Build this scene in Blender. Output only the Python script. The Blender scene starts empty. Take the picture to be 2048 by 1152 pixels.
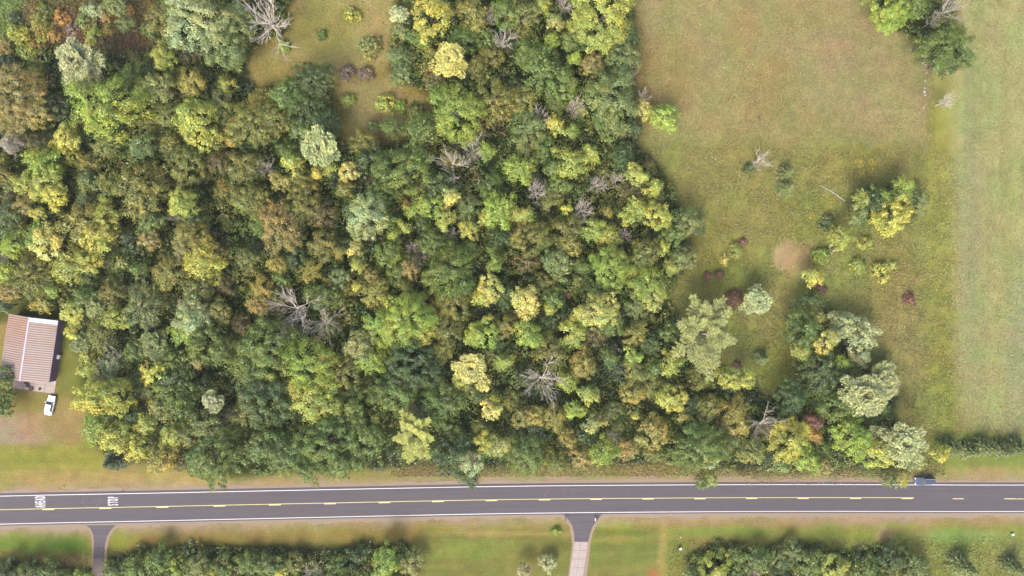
import bpy, math, random
import numpy as np
from mathutils import Vector, Matrix

# ---------------------------------------------------------------- camera, light, exposure
S = bpy.context.scene
COL = S.collection
CAM_H, TILT, FPX = 155.0, math.radians(-2.2), 1365.33
cd = bpy.data.cameras.new('camera'); cd.sensor_width = 36; cd.lens = 24.0
cd.clip_start = 1; cd.clip_end = 6000
cam = bpy.data.objects.new('camera', cd); COL.objects.link(cam)
cam.location = (0, 0, CAM_H); cam.rotation_euler = (0, TILT, 0)
S.camera = cam
SUN_EL, SUN_AZ = math.radians(50), math.radians(205)      # azimuth clockwise from north (+Y): sun in the south-south-west
w = bpy.data.worlds.new('World'); S.world = w; w.use_nodes = True
nt = w.node_tree; nt.nodes.clear()
sky = nt.nodes.new('ShaderNodeTexSky'); sky.sky_type = 'NISHITA'; sky.sun_disc = False
sky.sun_elevation = SUN_EL; sky.sun_rotation = SUN_AZ; sky.dust_density = 5.0; sky.air_density = 1.0; sky.ozone_density = 0.6
bgn = nt.nodes.new('ShaderNodeBackground'); bgn.inputs[1].default_value = 0.15
wo = nt.nodes.new('ShaderNodeOutputWorld')
nt.links.new(sky.outputs[0], bgn.inputs[0]); nt.links.new(bgn.outputs[0], wo.inputs[0])
sl = bpy.data.lights.new('sun', 'SUN'); sl.energy = 1.35; sl.angle = math.radians(24); sl.color = (1.0, 0.97, 0.93)
so = bpy.data.objects.new('sun', sl); COL.objects.link(so)
sd = Vector((math.sin(SUN_AZ)*math.cos(SUN_EL), math.cos(SUN_AZ)*math.cos(SUN_EL), math.sin(SUN_EL)))
so.rotation_euler = sd.to_track_quat('Z', 'Y').to_euler(); so.location = (0, 0, 200)
S.view_settings.view_transform = 'Standard'; S.view_settings.look = 'None'
S.view_settings.exposure = 1.6; S.view_settings.gamma = 1.0
S.view_settings.use_curve_mapping = False
S.cycles.max_bounces = 6; S.cycles.diffuse_bounces = 3; S.cycles.transparent_max_bounces = 6
HAZE = 0.00011
KG, KF = 0.35, 0.56      # photo colour -> base colour, ground and foliage

# ---------------------------------------------------------------- helpers
rng = np.random.default_rng(7)
ca, sa = math.cos(TILT), math.sin(TILT)
def unproj(px, py, z=0.0):
    u = (px-1024)/FPX; v = -(py-576)/FPX
    dx = u*ca - sa; dz = -u*sa - ca; dy = v
    t = (z-CAM_H)/dz
    return (t*dx, t*dy)
def proj(x, y, z=0.0):
    X = np.asarray(x, float); Z = z-CAM_H; Y = np.asarray(y, float)
    cx = X*ca - Z*sa; cz = X*sa + Z*ca
    return 1024 + FPX*cx/(-cz), 576 - FPX*Y/(-cz)
def lin(c):
    c = np.asarray(c, float)/255.0
    return np.where(c <= 0.04045, c/12.92, ((c+0.055)/1.055)**2.4)
def vnoise(x, y, s, seed):
    r = np.random.default_rng(seed); n = 256
    g = r.random((n, n)); X = np.asarray(x)/s+1000.5; Y = np.asarray(y)/s+1000.5
    i = np.floor(X).astype(int); j = np.floor(Y).astype(int); a = X-i; b = Y-j
    a = a*a*(3-2*a); b = b*b*(3-2*b)
    G = lambda p, q: g[p % n, q % n]
    return (G(i, j)*(1-a)+G(i+1, j)*a)*(1-b)+(G(i, j+1)*(1-a)+G(i+1, j+1)*a)*b
def sdf(px, py, poly):       # signed distance, negative inside
    P = np.array(poly, float); d = np.full(px.shape, 1e18); ins = np.zeros(px.shape, bool)
    for k in range(len(P)):
        a = P[k]; b = P[(k+1) % len(P)]; e = b-a
        wx = px-a[0]; wy = py-a[1]
        t = np.clip((wx*e[0]+wy*e[1])/max(e@e, 1e-9), 0, 1)
        d = np.minimum(d, (wx-t*e[0])**2+(wy-t*e[1])**2)
        if a[1] != b[1]:
            c = ((a[1] > py) != (b[1] > py)) & (px < (b[0]-a[0])*(py-a[1])/(b[1]-a[1])+a[0])
            ins ^= c
    return np.sqrt(d)*np.where(ins, -1, 1)

def mesh_np(name, V, F, nper=4):
    m = bpy.data.meshes.new(name)
    m.vertices.add(len(V)); m.vertices.foreach_set('co', np.ascontiguousarray(V, np.float32).ravel())
    nf = len(F); m.loops.add(nf*nper); m.loops.foreach_set('vertex_index', np.ascontiguousarray(F, np.int32).ravel())
    m.polygons.add(nf); m.polygons.foreach_set('loop_start', np.arange(0, nf*nper, nper, dtype=np.int32))
    m.update(calc_edges=True); return m
def quads(name, Q, col=None, attr='tint'):     # Q (n,4,3)
    n = len(Q); m = mesh_np(name, Q.reshape(-1, 3), np.arange(n*4).reshape(n, 4))
    if col is not None:
        a = m.attributes.new(attr, 'FLOAT_COLOR', 'POINT')
        c = np.ones((n, 4, 4), np.float32); c[:, :, :3] = col[:, None, :]
        a.data.foreach_set('color', c.ravel())
    return m
def kites(P, N, U, L, W):
    N = N/np.linalg.norm(N, axis=1, keepdims=True)
    U = U-(U*N).sum(1, keepdims=True)*N; U /= np.linalg.norm(U, axis=1, keepdims=True)+1e-9
    V = np.cross(N, U); L = L[:, None]; W = W[:, None]
    return np.stack([P-U*L*.5, P+V*W*.5-U*L*.05, P+U*L*.5, P-V*W*.5-U*L*.05], 1)
def rdir(n, r=None):
    d = (r or rng).normal(size=(n, 3)); return d/np.linalg.norm(d, axis=1, keepdims=True)

def ob(name, data, parent=None, mat=None, kind=None):
    o = bpy.data.objects.new(name, data); COL.objects.link(o)
    if parent is not None: o.parent = parent
    if mat is not None: data.materials.append(mat)
    if kind: o['kind'] = kind
    return o
def thing(name, label, cat, loc=(0, 0, 0), rz=0.0, group=None):
    o = bpy.data.objects.new(name, None); COL.objects.link(o); o.empty_display_size = .2
    o.location = loc; o.rotation_euler = (0, 0, rz); o['label'] = label; o['category'] = cat
    if group: o['group'] = group
    return o
class MB:
    def __init__(s): s.v = []; s.f = []
    def add(s, vs, fs):
        b = len(s.v); s.v += [tuple(p) for p in vs]; s.f += [tuple(b+i for i in f) for f in fs]; return s
    def box(s, x0, x1, y0, y1, z0, z1):
        return s.add([(x0, y0, z0), (x1, y0, z0), (x1, y1, z0), (x0, y1, z0), (x0, y0, z1), (x1, y0, z1), (x1, y1, z1), (x0, y1, z1)],
              [(0, 3, 2, 1), (4, 5, 6, 7), (0, 1, 5, 4), (1, 2, 6, 5), (2, 3, 7, 6), (3, 0, 4, 7)])
    def tube(s, pts, rad, n=5):
        pts = [Vector(p) for p in pts]; rings = []
        for i, p in enumerate(pts):
            d = (pts[min(i+1, len(pts)-1)]-pts[max(i-1, 0)]).normalized()
            a = d.orthogonal().normalized(); b = d.cross(a)
            rings.append([p+(a*math.cos(k*2*math.pi/n)+b*math.sin(k*2*math.pi/n))*rad[i] for k in range(n)])
        vs = [q for r in rings for q in r]; fs = []
        for i in range(len(pts)-1):
            for k in range(n):
                fs.append((i*n+k, i*n+(k+1) % n, (i+1)*n+(k+1) % n, (i+1)*n+k))
        fs.append(tuple(range(n))[::-1]); fs.append(tuple((len(pts)-1)*n+k for k in range(n)))
        return s.add(vs, fs)
    def cyl(s, c, ax, r, h, n=14):      # along axis ax ('x','y','z'), centred
        o = {'x': (1, 0, 0), 'y': (0, 1, 0), 'z': (0, 0, 1)}[ax]; c = Vector(c); o = Vector(o)
        return s.tube([c-o*h/2, c+o*h/2], [r, r], n)
    def mesh(s, name, smooth=False):
        m = bpy.data.meshes.new(name); m.from_pydata(s.v, [], s.f); m.update()
        if smooth: m.polygons.foreach_set('use_smooth', [True]*len(m.polygons))
        return m
    def build(s, name, mat, parent=None, kind=None, smooth=False):
        return ob(name, s.mesh(name, smooth), parent, mat, kind)

# ---------------------------------------------------------------- materials
def newmat(name):
    m = bpy.data.materials.new(name); m.use_nodes = True; t = m.node_tree; t.nodes.clear()
    out = t.nodes.new('ShaderNodeOutputMaterial'); return m, t, out
def N(t, ty, **kw):
    n = t.nodes.new(ty)
    for k, v in kw.items(): setattr(n, k, v)
    return n
def mixc(t, a, b, fac, mode='MIX'):
    n = t.nodes.new('ShaderNodeMix'); n.data_type = 'RGBA'; n.blend_type = mode
    for s_, v in ((n.inputs[0], fac), (n.inputs[6], a), (n.inputs[7], b)):
        if hasattr(v, 'links'): t.links.new(v, s_)
        elif isinstance(v, (int, float)): s_.default_value = v
        else: s_.default_value = (*v, 1)
    return n.outputs[2]
def ramp(t, v, lo, hi, a=0.0, b=1.0):
    n = t.nodes.new('ShaderNodeMapRange'); n.clamp = True; t.links.new(v, n.inputs[0])
    n.inputs[1].default_value = lo; n.inputs[2].default_value = hi; n.inputs[3].default_value = a; n.inputs[4].default_value = b
    return n.outputs[0]
def noise(t, scale, detail=3, vec=None, rough=.6):
    n = t.nodes.new('ShaderNodeTexNoise'); n.inputs['Scale'].default_value = scale; n.inputs['Detail'].default_value = detail
    n.inputs['Roughness'].default_value = rough
    if vec is not None: t.links.new(vec, n.inputs['Vector'])
    return n.outputs[0]
def coords(t, which='Object', scale=(1, 1, 1)):
    c = t.nodes.new('ShaderNodeTexCoord'); m = t.nodes.new('ShaderNodeMapping'); m.inputs['Scale'].default_value = scale
    t.links.new(c.outputs[which], m.inputs[0]); return m.outputs[0]
def plain(name, rgb, rough=.7, var=.15, scale=6, metal=0, spec=.5):
    m, t, out = newmat(name); p = N(t, 'ShaderNodeBsdfPrincipled')
    c = mixc(t, tuple(np.array(rgb)*(1-var)), tuple(np.array(rgb)*(1+var)), ramp(t, noise(t, scale, 4, coords(t)), .3, .7))
    t.links.new(c, p.inputs['Base Color']); p.inputs['Roughness'].default_value = rough; p.inputs['Metallic'].default_value = metal
    p.inputs['Specular IOR Level'].default_value = spec
    t.links.new(p.outputs[0], out.inputs[0]); return m

def leaf_mat(name, source):         # source 'object' colour x tint attribute, or plain attribute 'col'
    m, t, out = newmat(name)
    at = N(t, 'ShaderNodeAttribute'); at.attribute_name = 'tint' if source == 'object' else 'col'
    if source == 'object':
        oi = N(t, 'ShaderNodeObjectInfo'); c = mixc(t, oi.outputs['Color'], at.outputs['Color'], 1.0, 'MULTIPLY')
    else: c = at.outputs['Color']
    d = N(t, 'ShaderNodeBsdfDiffuse'); tr = N(t, 'ShaderNodeBsdfTranslucent'); g = N(t, 'ShaderNodeBsdfGlossy')
    t.links.new(c, d.inputs[0]); t.links.new(mixc(t, c, (1.1, 1.05, .3), 1.0, 'MULTIPLY'), tr.inputs[0])
    g.inputs['Roughness'].default_value = .45; g.inputs[0].default_value = (1, 1, 1, 1)
    m1 = N(t, 'ShaderNodeMixShader'); m1.inputs[0].default_value = .30; t.links.new(d.outputs[0], m1.inputs[1]); t.links.new(tr.outputs[0], m1.inputs[2])
    m2 = N(t, 'ShaderNodeMixShader'); m2.inputs[0].default_value = .03; t.links.new(m1.outputs[0], m2.inputs[1]); t.links.new(g.outputs[0], m2.inputs[2])
    t.links.new(m2.outputs[0], out.inputs[0]); return m
M_LEAF = leaf_mat('leaf', 'object'); M_WEED = leaf_mat('weed', 'attr')
M_BARK = plain('bark', (.09, .075, .06), .9, .3, 4)
M_PALEBARK = plain('pale_bark', (.30, .27, .235), .85, .25, 3)
M_DEADWOOD = plain('dead_wood', (.37, .325, .275), .9, .25, 3)

def ground_mat():
    m, t, out = newmat('ground_cover'); at = N(t, 'ShaderNodeAttribute'); at.attribute_name = 'col'
    v = coords(t)
    n1 = ramp(t, noise(t, 3.2, 5, v, .75), .30, .70, .66, 1.34)
    n2 = ramp(t, noise(t, .35, 4, v), .3, .7, .88, 1.12)
    mu = N(t, 'ShaderNodeMath', operation='MULTIPLY'); t.links.new(n1, mu.inputs[0]); t.links.new(n2, mu.inputs[1])
    vm = N(t, 'ShaderNodeVectorMath', operation='SCALE'); t.links.new(at.outputs['Color'], vm.inputs[0]); t.links.new(mu.outputs[0], vm.inputs['Scale'])
    hue = mixc(t, (.93, 1.04, .9), (1.07, .97, 1.05), ramp(t, noise(t, .9, 3, v), .35, .65))
    c = mixc(t, vm.outputs[0], hue, 1.0, 'MULTIPLY')
    d = N(t, 'ShaderNodeBsdfDiffuse'); t.links.new(c, d.inputs[0])
    b = N(t, 'ShaderNodeBump'); b.inputs['Strength'].default_value = .6; b.inputs['Distance'].default_value = .12
    t.links.new(noise(t, 4.5, 4, v, .7), b.inputs['Height']); t.links.new(b.outputs[0], d.inputs['Normal'])
    t.links.new(d.outputs[0], out.inputs[0]); return m
M_GROUND = ground_mat()

def asphalt(name, rgb, var=.12):
    m, t, out = newmat(name); uv = coords(t, 'UV', (.04, 1.6, 1))
    c = mixc(t, tuple(np.array(rgb)*(1-var)), tuple(np.array(rgb)*(1+var)), ramp(t, noise(t, 1.0, 4, uv), .3, .7))
    v = coords(t)
    c = mixc(t, c, (1.25, 1.22, 1.2), ramp(t, noise(t, .25, 5, v, .7), .52, .75, 0, .5), 'MULTIPLY')
    c = mixc(t, c, (.8, .8, .82), ramp(t, noise(t, 9, 2, v), .5, .8, 0, .9), 'MULTIPLY')
    d = N(t, 'ShaderNodeBsdfPrincipled'); t.links.new(c, d.inputs['Base Color']); d.inputs['Roughness'].default_value = .85
    t.links.new(d.outputs[0], out.inputs[0]); return m
A_RGB = lin((134, 124, 131))*.192
M_ROAD = asphalt('asphalt', tuple(A_RGB)); M_SHOULD = asphalt('asphalt_edge', tuple(A_RGB*np.array([.80, .82, .88])))
M_DRIVE = asphalt('drive_asphalt', tuple(lin((122, 112, 120))*.25), .2)
M_GRAVEL = plain('pink_gravel', tuple(lin((178, 158, 134))*.34), .95, .22, 5)
M_CONC = plain('concrete', tuple(lin((224, 206, 196))*.29), .9, .12, 1.6)
M_CONC2 = plain('old_concrete', tuple(lin((150, 132, 128))*.27), .9, .15, 1.6)
M_JOINT = plain('joint_soil', (.10, .08, .06), .95)
def paint(name, rgb):
    m, t, out = newmat(name); v = coords(t)
    c = mixc(t, rgb, tuple(np.array(rgb)*.55), ramp(t, noise(t, 3.5, 5, v, .75), .52, .75, 0, .8))
    d = N(t, 'ShaderNodeBsdfPrincipled'); t.links.new(c, d.inputs['Base Color']); d.inputs['Roughness'].default_value = .7
    t.links.new(d.outputs[0], out.inputs[0]); return m
M_WHITE = paint('white_line_paint', (.41, .40, .41)); M_YELLOW = paint('yellow_line_paint', (.38, .33, .15))
# ---------------------------------------------------------------- wood outlines (photo pixels, later carried to the ground)
W_MAIN = [(-80,70),(60,95),(170,90),(240,110),(310,95),(320,-60),(590,-60),(575,60),(500,90),(490,150),(520,185),(620,140),(665,180),(690,290),
 (800,285),(850,240),(870,190),(790,160),(780,100),(800,-60),(1262,-60),(1272,180),(1275,285),(1320,330),(1385,450),(1365,540),(1335,600),(1400,720),
 (1500,755),(1540,800),(1600,760),(1585,640),(1650,610),(1690,690),(1735,740),(1785,790),(1790,830),(1835,900),(1830,935),(1560,940),(1480,940),
 (1330,925),(1200,930),(1000,935),(870,925),(800,930),(700,940),(560,945),(480,955),(400,945),(330,925),(240,925),(200,900),(180,840),(165,760),
 (155,700),(135,630),(90,600),(-80,600)]
W_H1 = [(-80,1130),(60,1118),(175,1138),(180,1230),(-80,1230)]
W_H2 = [(215,1128),(270,1098),(400,1088),(560,1098),(700,1092),(820,1092),(838,1230),(208,1230)]
W_H3 = [(1375,1115),(1420,1092),(1560,1090),(1700,1100),(1780,1092),(1850,1118),(1880,1230),(1370,1230)]
W_C1 = [(1708,395),(1740,375),(1830,365),(1842,420),(1800,452),(1720,435)]
W_C2 = [(1735,-60),(1830,-60),(1905,10),(1925,80),(1885,130),(1850,105),(1790,50),(1750,20)]
WOODS = [W_MAIN, W_H1, W_H2, W_H3, W_C1, W_C2]
def wood_sd(px, py):
    d = sdf(px, py, WOODS[0])
    for p in WOODS[1:]: d = np.minimum(d, sdf(px, py, p))
    return d
# ground cover colours as seen: (shape, colour, feather px, opacity)
PAINT = [
 ('p', [(-900,-900),(760,-900),(820,120),(690,320),(-900,300)], (158,142,82), 40, 1),
 ('p', [(-60,-60),(50,-60),(60,60),(30,150),(-60,130)], (140,160,85), 18, .95),
 ('p', [(50,20),(330,-10),(300,110),(60,110)], (134,108,72), 25, .8),
 ('p', [(200,60),(290,50),(280,130),(210,130)], (126,104,76), 18, .6),
 ('p', [(60,-60),(330,-60),(340,30),(60,12)], (120,115,55), 14, .8),
 ('p', [(400,110),(500,130),(510,195),(410,200)], (112,108,55), 14, .9),
 ('p', [(595,-80),(800,-80),(790,90),(740,170),(690,150),(600,150),(500,180),(490,130),(590,70)], (178,164,104), 18, 1),
 ('e', 640,60,60,50, (150,145,70), .5), ('e', 705,30,18,16, (140,140,50), .8), ('e', 560,140,60,25,(170,148,82),.6),
 ('e', 695,143,22,14,(138,112,88),.7), ('e', 733,148,20,12,(138,112,88),.7),
 ('p', [(680,170),(830,165),(860,200),(790,250),(700,280)], (178,162,110), 14, .9),
 ('p', [(760,280),(820,280),(800,320),(760,320)], (140,112,75), 12, .8),
 ('e', 860,180,60,20,(150,130,62),.8),
 ('p', [(1265,-900),(2900,-900),(2900,292),(1275,292)], (174,164,110), 10, 1),
 ('e', 1480,70,30,60,(174,150,92),.4), ('e', 1530,170,60,60,(168,152,86),.5), ('e', 1340,150,60,80,(170,150,92),.6), ('e', 1700,150,90,110,(178,162,116),.6),
 ('e', 1490,240,120,50,(168,158,100),.6), ('e', 1610,30,70,30,(160,155,95),.5), ('e', 1640,260,80,40,(168,156,100),.5), ('e', 1280,170,20,120,(150,128,72),.6),
 ('p', [(1275,288),(1870,288),(1862,950),(1500,950),(1340,600)], (154,157,86), 45, 1),
 ('e', 1560,330,260,50,(168,160,98),.6),
 ('e', 1500,360,130,60,(158,155,90),.7), ('e', 1480,420,60,80,(154,149,84),.6), ('e', 1700,330,110,40,(160,154,80),.6), ('e', 1600,430,60,60,(150,150,74),.6),
 ('e', 1480,560,110,50,(146,148,74),.7), ('e', 1560,640,40,100,(160,148,92),.6), ('e', 1573,514,28,26,(194,172,134),.85), ('e', 1600,520,34,36,(180,155,108),.8),
 ('e', 1500,300,60,20,(160,150,84),.5), ('e', 1790,560,55,80,(158,150,82),.7), ('e', 1740,640,60,40,(164,152,94),.5), ('e', 1810,680,40,110,(166,155,96),.8),
 ('e', 1420,480,40,50,(160,145,75),.5), ('e', 1560,720,40,60,(140,144,68),.7), ('e', 1810,860,50,60,(155,148,84),.7),
 ('p', [(1852,150),(1912,150),(1912,870),(1864,960),(1852,600)], (160,160,84), 9, 1),
 ('e', 1885,180,35,45,(166,165,96),.7), ('e', 1850,170,14,60,(168,150,110),.6), ('e', 1885,740,30,120,(152,156,74),.6),
 ('p', [(1925,-900),(2900,-900),(2900,872),(1960,868),(1925,820),(1912,700),(1906,200)], (181,180,120), 24, 1),
 ('e', 1990,150,50,200,(176,178,120),.4), ('e', 1960,500,14,380,(172,174,120),.4), ('e', 2015,420,14,340,(172,170,104),.4), ('e', 2040,700,30,160,(165,172,128),.6), ('e', 1935,420,18,300,(165,172,125),.5),
 ('p', [(1866,868),(2900,870),(2900,945),(1870,945)], (140,150,78), 9, 1),
 ('p', [(1866,935),(2900,930),(2900,958),(1866,960)], (172,158,100), 6, .9),
 # yard round the shed
 ('p', [(-900,600),(150,590),(200,800),(200,900),(-900,950)], (162,148,92), 12, 1),
 ('p', [(-60,600),(120,600),(150,640),(-60,640)], (88,98,45), 10, .9),  # grass strip north of the shed, its cast shadow painted into the colour
 ('p', [(115,640),(165,650),(180,760),(170,800),(110,790)], (132,138,68), 12, .95),
 ('p', [(-20,780),(120,785),(110,830),(60,840),(-20,830)], (142,132,72), 14, .8),
 ('e', 30,860,75,32,(182,160,138),.9), ('e', 110,850,80,30,(172,145,98),.7),
 ('p', [(-900,892),(200,888),(240,945),(-900,950)], (160,156,78), 9, .95), ('e', 80,915,140,14,(152,154,72),.6),
 ('p', [(-900,948),(420,940),(470,965),(1900,945),(1900,975),(-900,990)], (178,160,98), 7, .95),
 ('p', [(780,935),(1900,930),(1900,962),(780,962)], (160,156,86), 6, .9), ('e', 860,945,60,8,(164,140,92),.7), ('e',1180,935,140,12,(170,155,92),.8),
 # south of the road
 ('p', [(-900,1045),(2900,1020),(2900,2000),(-900,2000)], (160,148,84), 6, 1),
 ('p', [(-900,1062),(150,1056),(178,1075),(180,1105),(90,1115),(-900,1125)], (124,146,66), 8, .95), ('e', 10,1068,30,10,(150,165,60),.7), ('e', 140,1098,35,14,(105,140,55),.8),
 ('e', 120,1120,60,14,(165,142,88),.8), ('e', 10,1108,30,14,(168,148,85),.7),
 ('p', [(228,1055),(330,1052),(330,1085),(215,1100)], (142,148,62), 8, .9),
 ('p', [(300,1050),(840,1040),(840,1085),(260,1095)], (158,138,78), 10, .8), ('e', 480,1052,80,8,(150,150,70),.7), ('e',640,1055,90,10,(148,148,66),.6), ('e',720,1050,60,10,(160,135,90),.6),
 ('p', [(200,1100),(840,1085),(860,1300),(190,1300)], (88,95,48), 14, .9),
 ('p', [(835,1062),(1130,1066),(1150,1085),(1140,1300),(835,1300)], (136,136,74), 9, 1), ('e', 960,1100,80,22,(140,152,76),.7), ('e', 1000,1068,130,6,(182,162,100),.8),
 ('e', 880,1050,50,14,(150,145,66),.6), ('e',1112,1061,14,9,(115,145,60),.7),
 ('p', [(1192,1058),(1325,1058),(1330,1300),(1165,1300),(1178,1085)], (135,140,74), 8, 1), ('e',1230,1050,35,14,(150,165,55),.8), ('e', 1240,1080,60,8,(168,160,85),.6),
 ('e', 1325,1110,10,60,(180,158,98),.7), ('e', 1307,1143,10,8,(180,120,80),.8),
 ('p', [(1332,1060),(1480,1055),(2900,1045),(2900,1300),(1332,1300)], (148,152,78), 9, 1), ('e', 1440,1062,100,8,(135,160,75),.7), ('e', 1450,1085,80,8,(172,155,95),.6),
 ('p', [(1500,1030),(1860,1035),(1860,1065),(1500,1052)], (172,150,100), 9, .9), ('e', 1770,1070,18,16,(186,156,120),.8), ('e',1800,1052,60,6,(150,160,75),.8), ('e',1690,1060,60,14,(140,150,72),.7),
 ('e', 1920,1072,90,14,(142,172,95),.7), ('e', 2030,1110,50,30,(165,160,100),.7), ('e', 1900,1110,60,14,(150,160,88),.6),
]
cpx = np.array([(0,1019.5),(256,1015),(512,1009.5),(768,1004.3),(1024,999),(1280,997),(1536,995.6),(1829,996),(2048,996.8)], float)
cw = np.array([unproj(p[0], p[1]) for p in cpx])
def centre(x):
    x = np.asarray(x, float); y = np.interp(x, cw[:, 0], cw[:, 1])
    y = np.where(x < cw[0, 0], cw[0, 1]+(x-cw[0, 0])*.020, y); y = np.where(x > cw[-1, 0], cw[-1, 1]-(x-cw[-1, 0])*.004, y)
    return y
def smooth_c(x):
    return np.mean([centre(np.asarray(x)+d) for d in np.linspace(-18, 18, 13)], axis=0)
def ground_colour(x, y):
    px, py = proj(x, y)
    ox = (vnoise(x, y, 2.2, 1)-.5)*12+(vnoise(x, y, .9, 2)-.5)*7; oy = (vnoise(x, y, 2.2, 3)-.5)*12+(vnoise(x, y, .9, 4)-.5)*7
    # straight man-made edges wobble less near the road
    k = np.clip(np.abs(py-1000)/120, .25, 1); qx = px+ox*k; qy = py+oy*k*.8
    C = np.tile(lin((160, 150, 92)), (len(px), 1))
    for e in PAINT:
        if e[0] == 'p':
            _, poly, c, f, o = e; a = np.clip(.5-sdf(qx, qy, poly)/(2*f), 0, 1)
        else:
            _, cx, cy, rx, ry, c, o = e; r = np.sqrt(((qx-cx)/rx)**2+((qy-cy)/ry)**2); a = np.clip(1.5-r, 0, 1)
        a = (a*a*(3-2*a)*o)[:, None]; C = C*(1-a)+lin(c)*a
    dy = y-smooth_c(x); dist = np.where(dy > 0, dy, -dy*.93)+(vnoise(x, y, 1.1, 61)-.5)*1.1+(vnoise(x, y, 5, 62)-.5)*1.3
    a = (np.clip((6.6-dist)/2.6, 0, 1)**1.5*.9)[:, None]; C = C*(1-a)+lin((182, 160, 132))*a
    m = .9+.1*vnoise(x, y, 6, 11)+.12*vnoise(x, y, 1.6, 12); C = C*m[:, None]
    h = (vnoise(x, y, 4.5, 13)-.5)[:, None]*np.array([.16, -.05, .12]); C = C*(1+h)
    st = (vnoise(x*.12, y, .55, 50)-.5)*.16+(vnoise(x*.10, y, 1.3, 51)-.5)*.12
    lw = np.clip(((py > 1035) & (px > 835) & (px < 1330))*1.+((py > 885) & (py < 985) & (px < 460))*1.+((px > 1855) & (px < 1908) & (py < 870))*.0, 0, 1)
    cs = (vnoise(x, y*.06, 1.1, 52)-.5)*.09+(vnoise(x, y*.05, 3.5, 53)-.5)*.08
    C = C*(1+st*lw+cs*(px > 1915))[:, None]
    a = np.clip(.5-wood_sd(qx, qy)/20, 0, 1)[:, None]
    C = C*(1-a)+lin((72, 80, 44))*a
    return C
# ---------------------------------------------------------------- ground sheet
def axis(lo, hi, step, far):
    a = list(np.arange(lo, hi+step, step)); d = step
    L = []; v = lo
    while v > -far: d *= 1.35; v -= d; L.append(v)
    R_ = []; v = a[-1]; d = step
    while v < far: d *= 1.35; v += d; R_.append(v)
    return np.array(L[::-1]+a+R_)
gx = axis(-135, 140, .55, 2500); gy = axis(-78, 78, .55, 2500)
GX, GY = np.meshgrid(gx, gy); xs = GX.ravel(); ys = GY.ravel()
nx, ny = len(gx), len(gy)
i = np.arange(nx*ny).reshape(ny, nx); F = np.stack([i[:-1, :-1], i[:-1, 1:], i[1:, 1:], i[1:, :-1]], -1).reshape(-1, 4)
gm = mesh_np('ground', np.stack([xs, ys, np.zeros_like(xs)], 1), F)
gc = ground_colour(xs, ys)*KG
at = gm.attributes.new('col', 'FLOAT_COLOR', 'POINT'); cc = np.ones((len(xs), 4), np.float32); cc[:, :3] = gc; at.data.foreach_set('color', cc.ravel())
ground = ob('ground', gm, None, M_GROUND, 'structure')

# ---------------------------------------------------------------- road
def strip(name, x0, x1, o0, o1, z, mat, parent=None, kind=None, step=3.0, jag=0.0, seed=0, thick=0.0):
    n = max(2, int((x1-x0)/step)+1); X = np.linspace(x0, x1, n); Y = smooth_c(X)
    s = np.gradient(Y, X); nxn = -s/np.sqrt(1+s*s); nyn = 1/np.sqrt(1+s*s)
    a = np.full(n, o0, float); b = np.full(n, o1, float)
    if jag:
        r = (vnoise(X, X*0, 1.3, seed)-.5)*jag+(vnoise(X, X*0, 5, seed+1)-.5)*jag
        if abs(o1) > abs(o0): b = b+r
        else: a = a+r
    V = [(X[k]+nxn[k]*a[k], Y[k]+nyn[k]*a[k], z) for k in range(n)]+[(X[k]+nxn[k]*b[k], Y[k]+nyn[k]*b[k], z) for k in range(n)]
    Fs = [(k, k+1, n+k+1, n+k) for k in range(n-1)]
    if thick:
        b0 = len(V); V += [(v[0], v[1], z-thick) for v in V]
        Fs += [(b0+k, b0+k+1, k+1, k) for k in range(n-1)]+[(n+k, n+k+1, b0+n+k+1, b0+n+k) for k in range(n-1)]
    m = bpy.data.meshes.new(name); m.from_pydata(V, [], Fs); uvl = m.uv_layers.new(name='UVMap')
    arc = np.concatenate([[0], np.cumsum(np.hypot(np.diff(X), np.diff(Y)))])
    for l in m.loops:
        k = l.vertex_index % n; side = (l.vertex_index//n) % 2
        uvl.data[l.index].uv = (arc[k], (a[k], b[k])[side])
    m.update(); return ob(name, m, parent, mat, kind)
RX0, RX1 = -900, 900
road = strip('road', RX0, RX1, -3.12, 3.12, .060, M_ROAD, None, 'structure', thick=.05)
strip('road_edge', RX0, RX1, 3.12, 3.66, .056, M_SHOULD, road, thick=.05)
strip('road_edge', RX0, RX1, -3.46, -3.12, .056, M_SHOULD, road, thick=.05)
strip('gravel_shoulder', -160, 160, 3.66, 4.35, .030, M_GRAVEL, None, 'structure', step=.5, jag=.8, seed=31)
strip('gravel_shoulder', -160, 160, -4.35, -3.46, .030, M_GRAVEL, None, 'structure', step=.5, jag=.8, seed=41)
strip('edge_line', RX0, RX1, 3.02, 3.17, .066, M_WHITE, road); strip('edge_line', RX0, RX1, -3.17, -3.02, .066, M_WHITE, road)
xs_ = lambda px, py=997: unproj(px, py)[0]
strip('centre_line', RX0, xs_(1828), .02, .15, .066, M_YELLOW, road)
strip('centre_line', xs_(2017), 900, -.22, -.09, .066, M_YELLOW, road)
for pxc in (-17,97,211,325,439,550,660,769,876,983,1089,1192,1296,1400,1503,1606,1711,1814,1916,2019):
    c = xs_(pxc, 1005); strip('lane_dash', c-1.3, c+1.3, -.20, .0 if pxc < 1900 else -.02, .0665, M_YELLOW, road, step=1.3)
for pxc in (2122, 2225):
    c = xs_(pxc, 1005); strip('lane_dash', c-1.3, c+1.3, -.07, .08, .0665, M_YELLOW, road, step=1.3)

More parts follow.
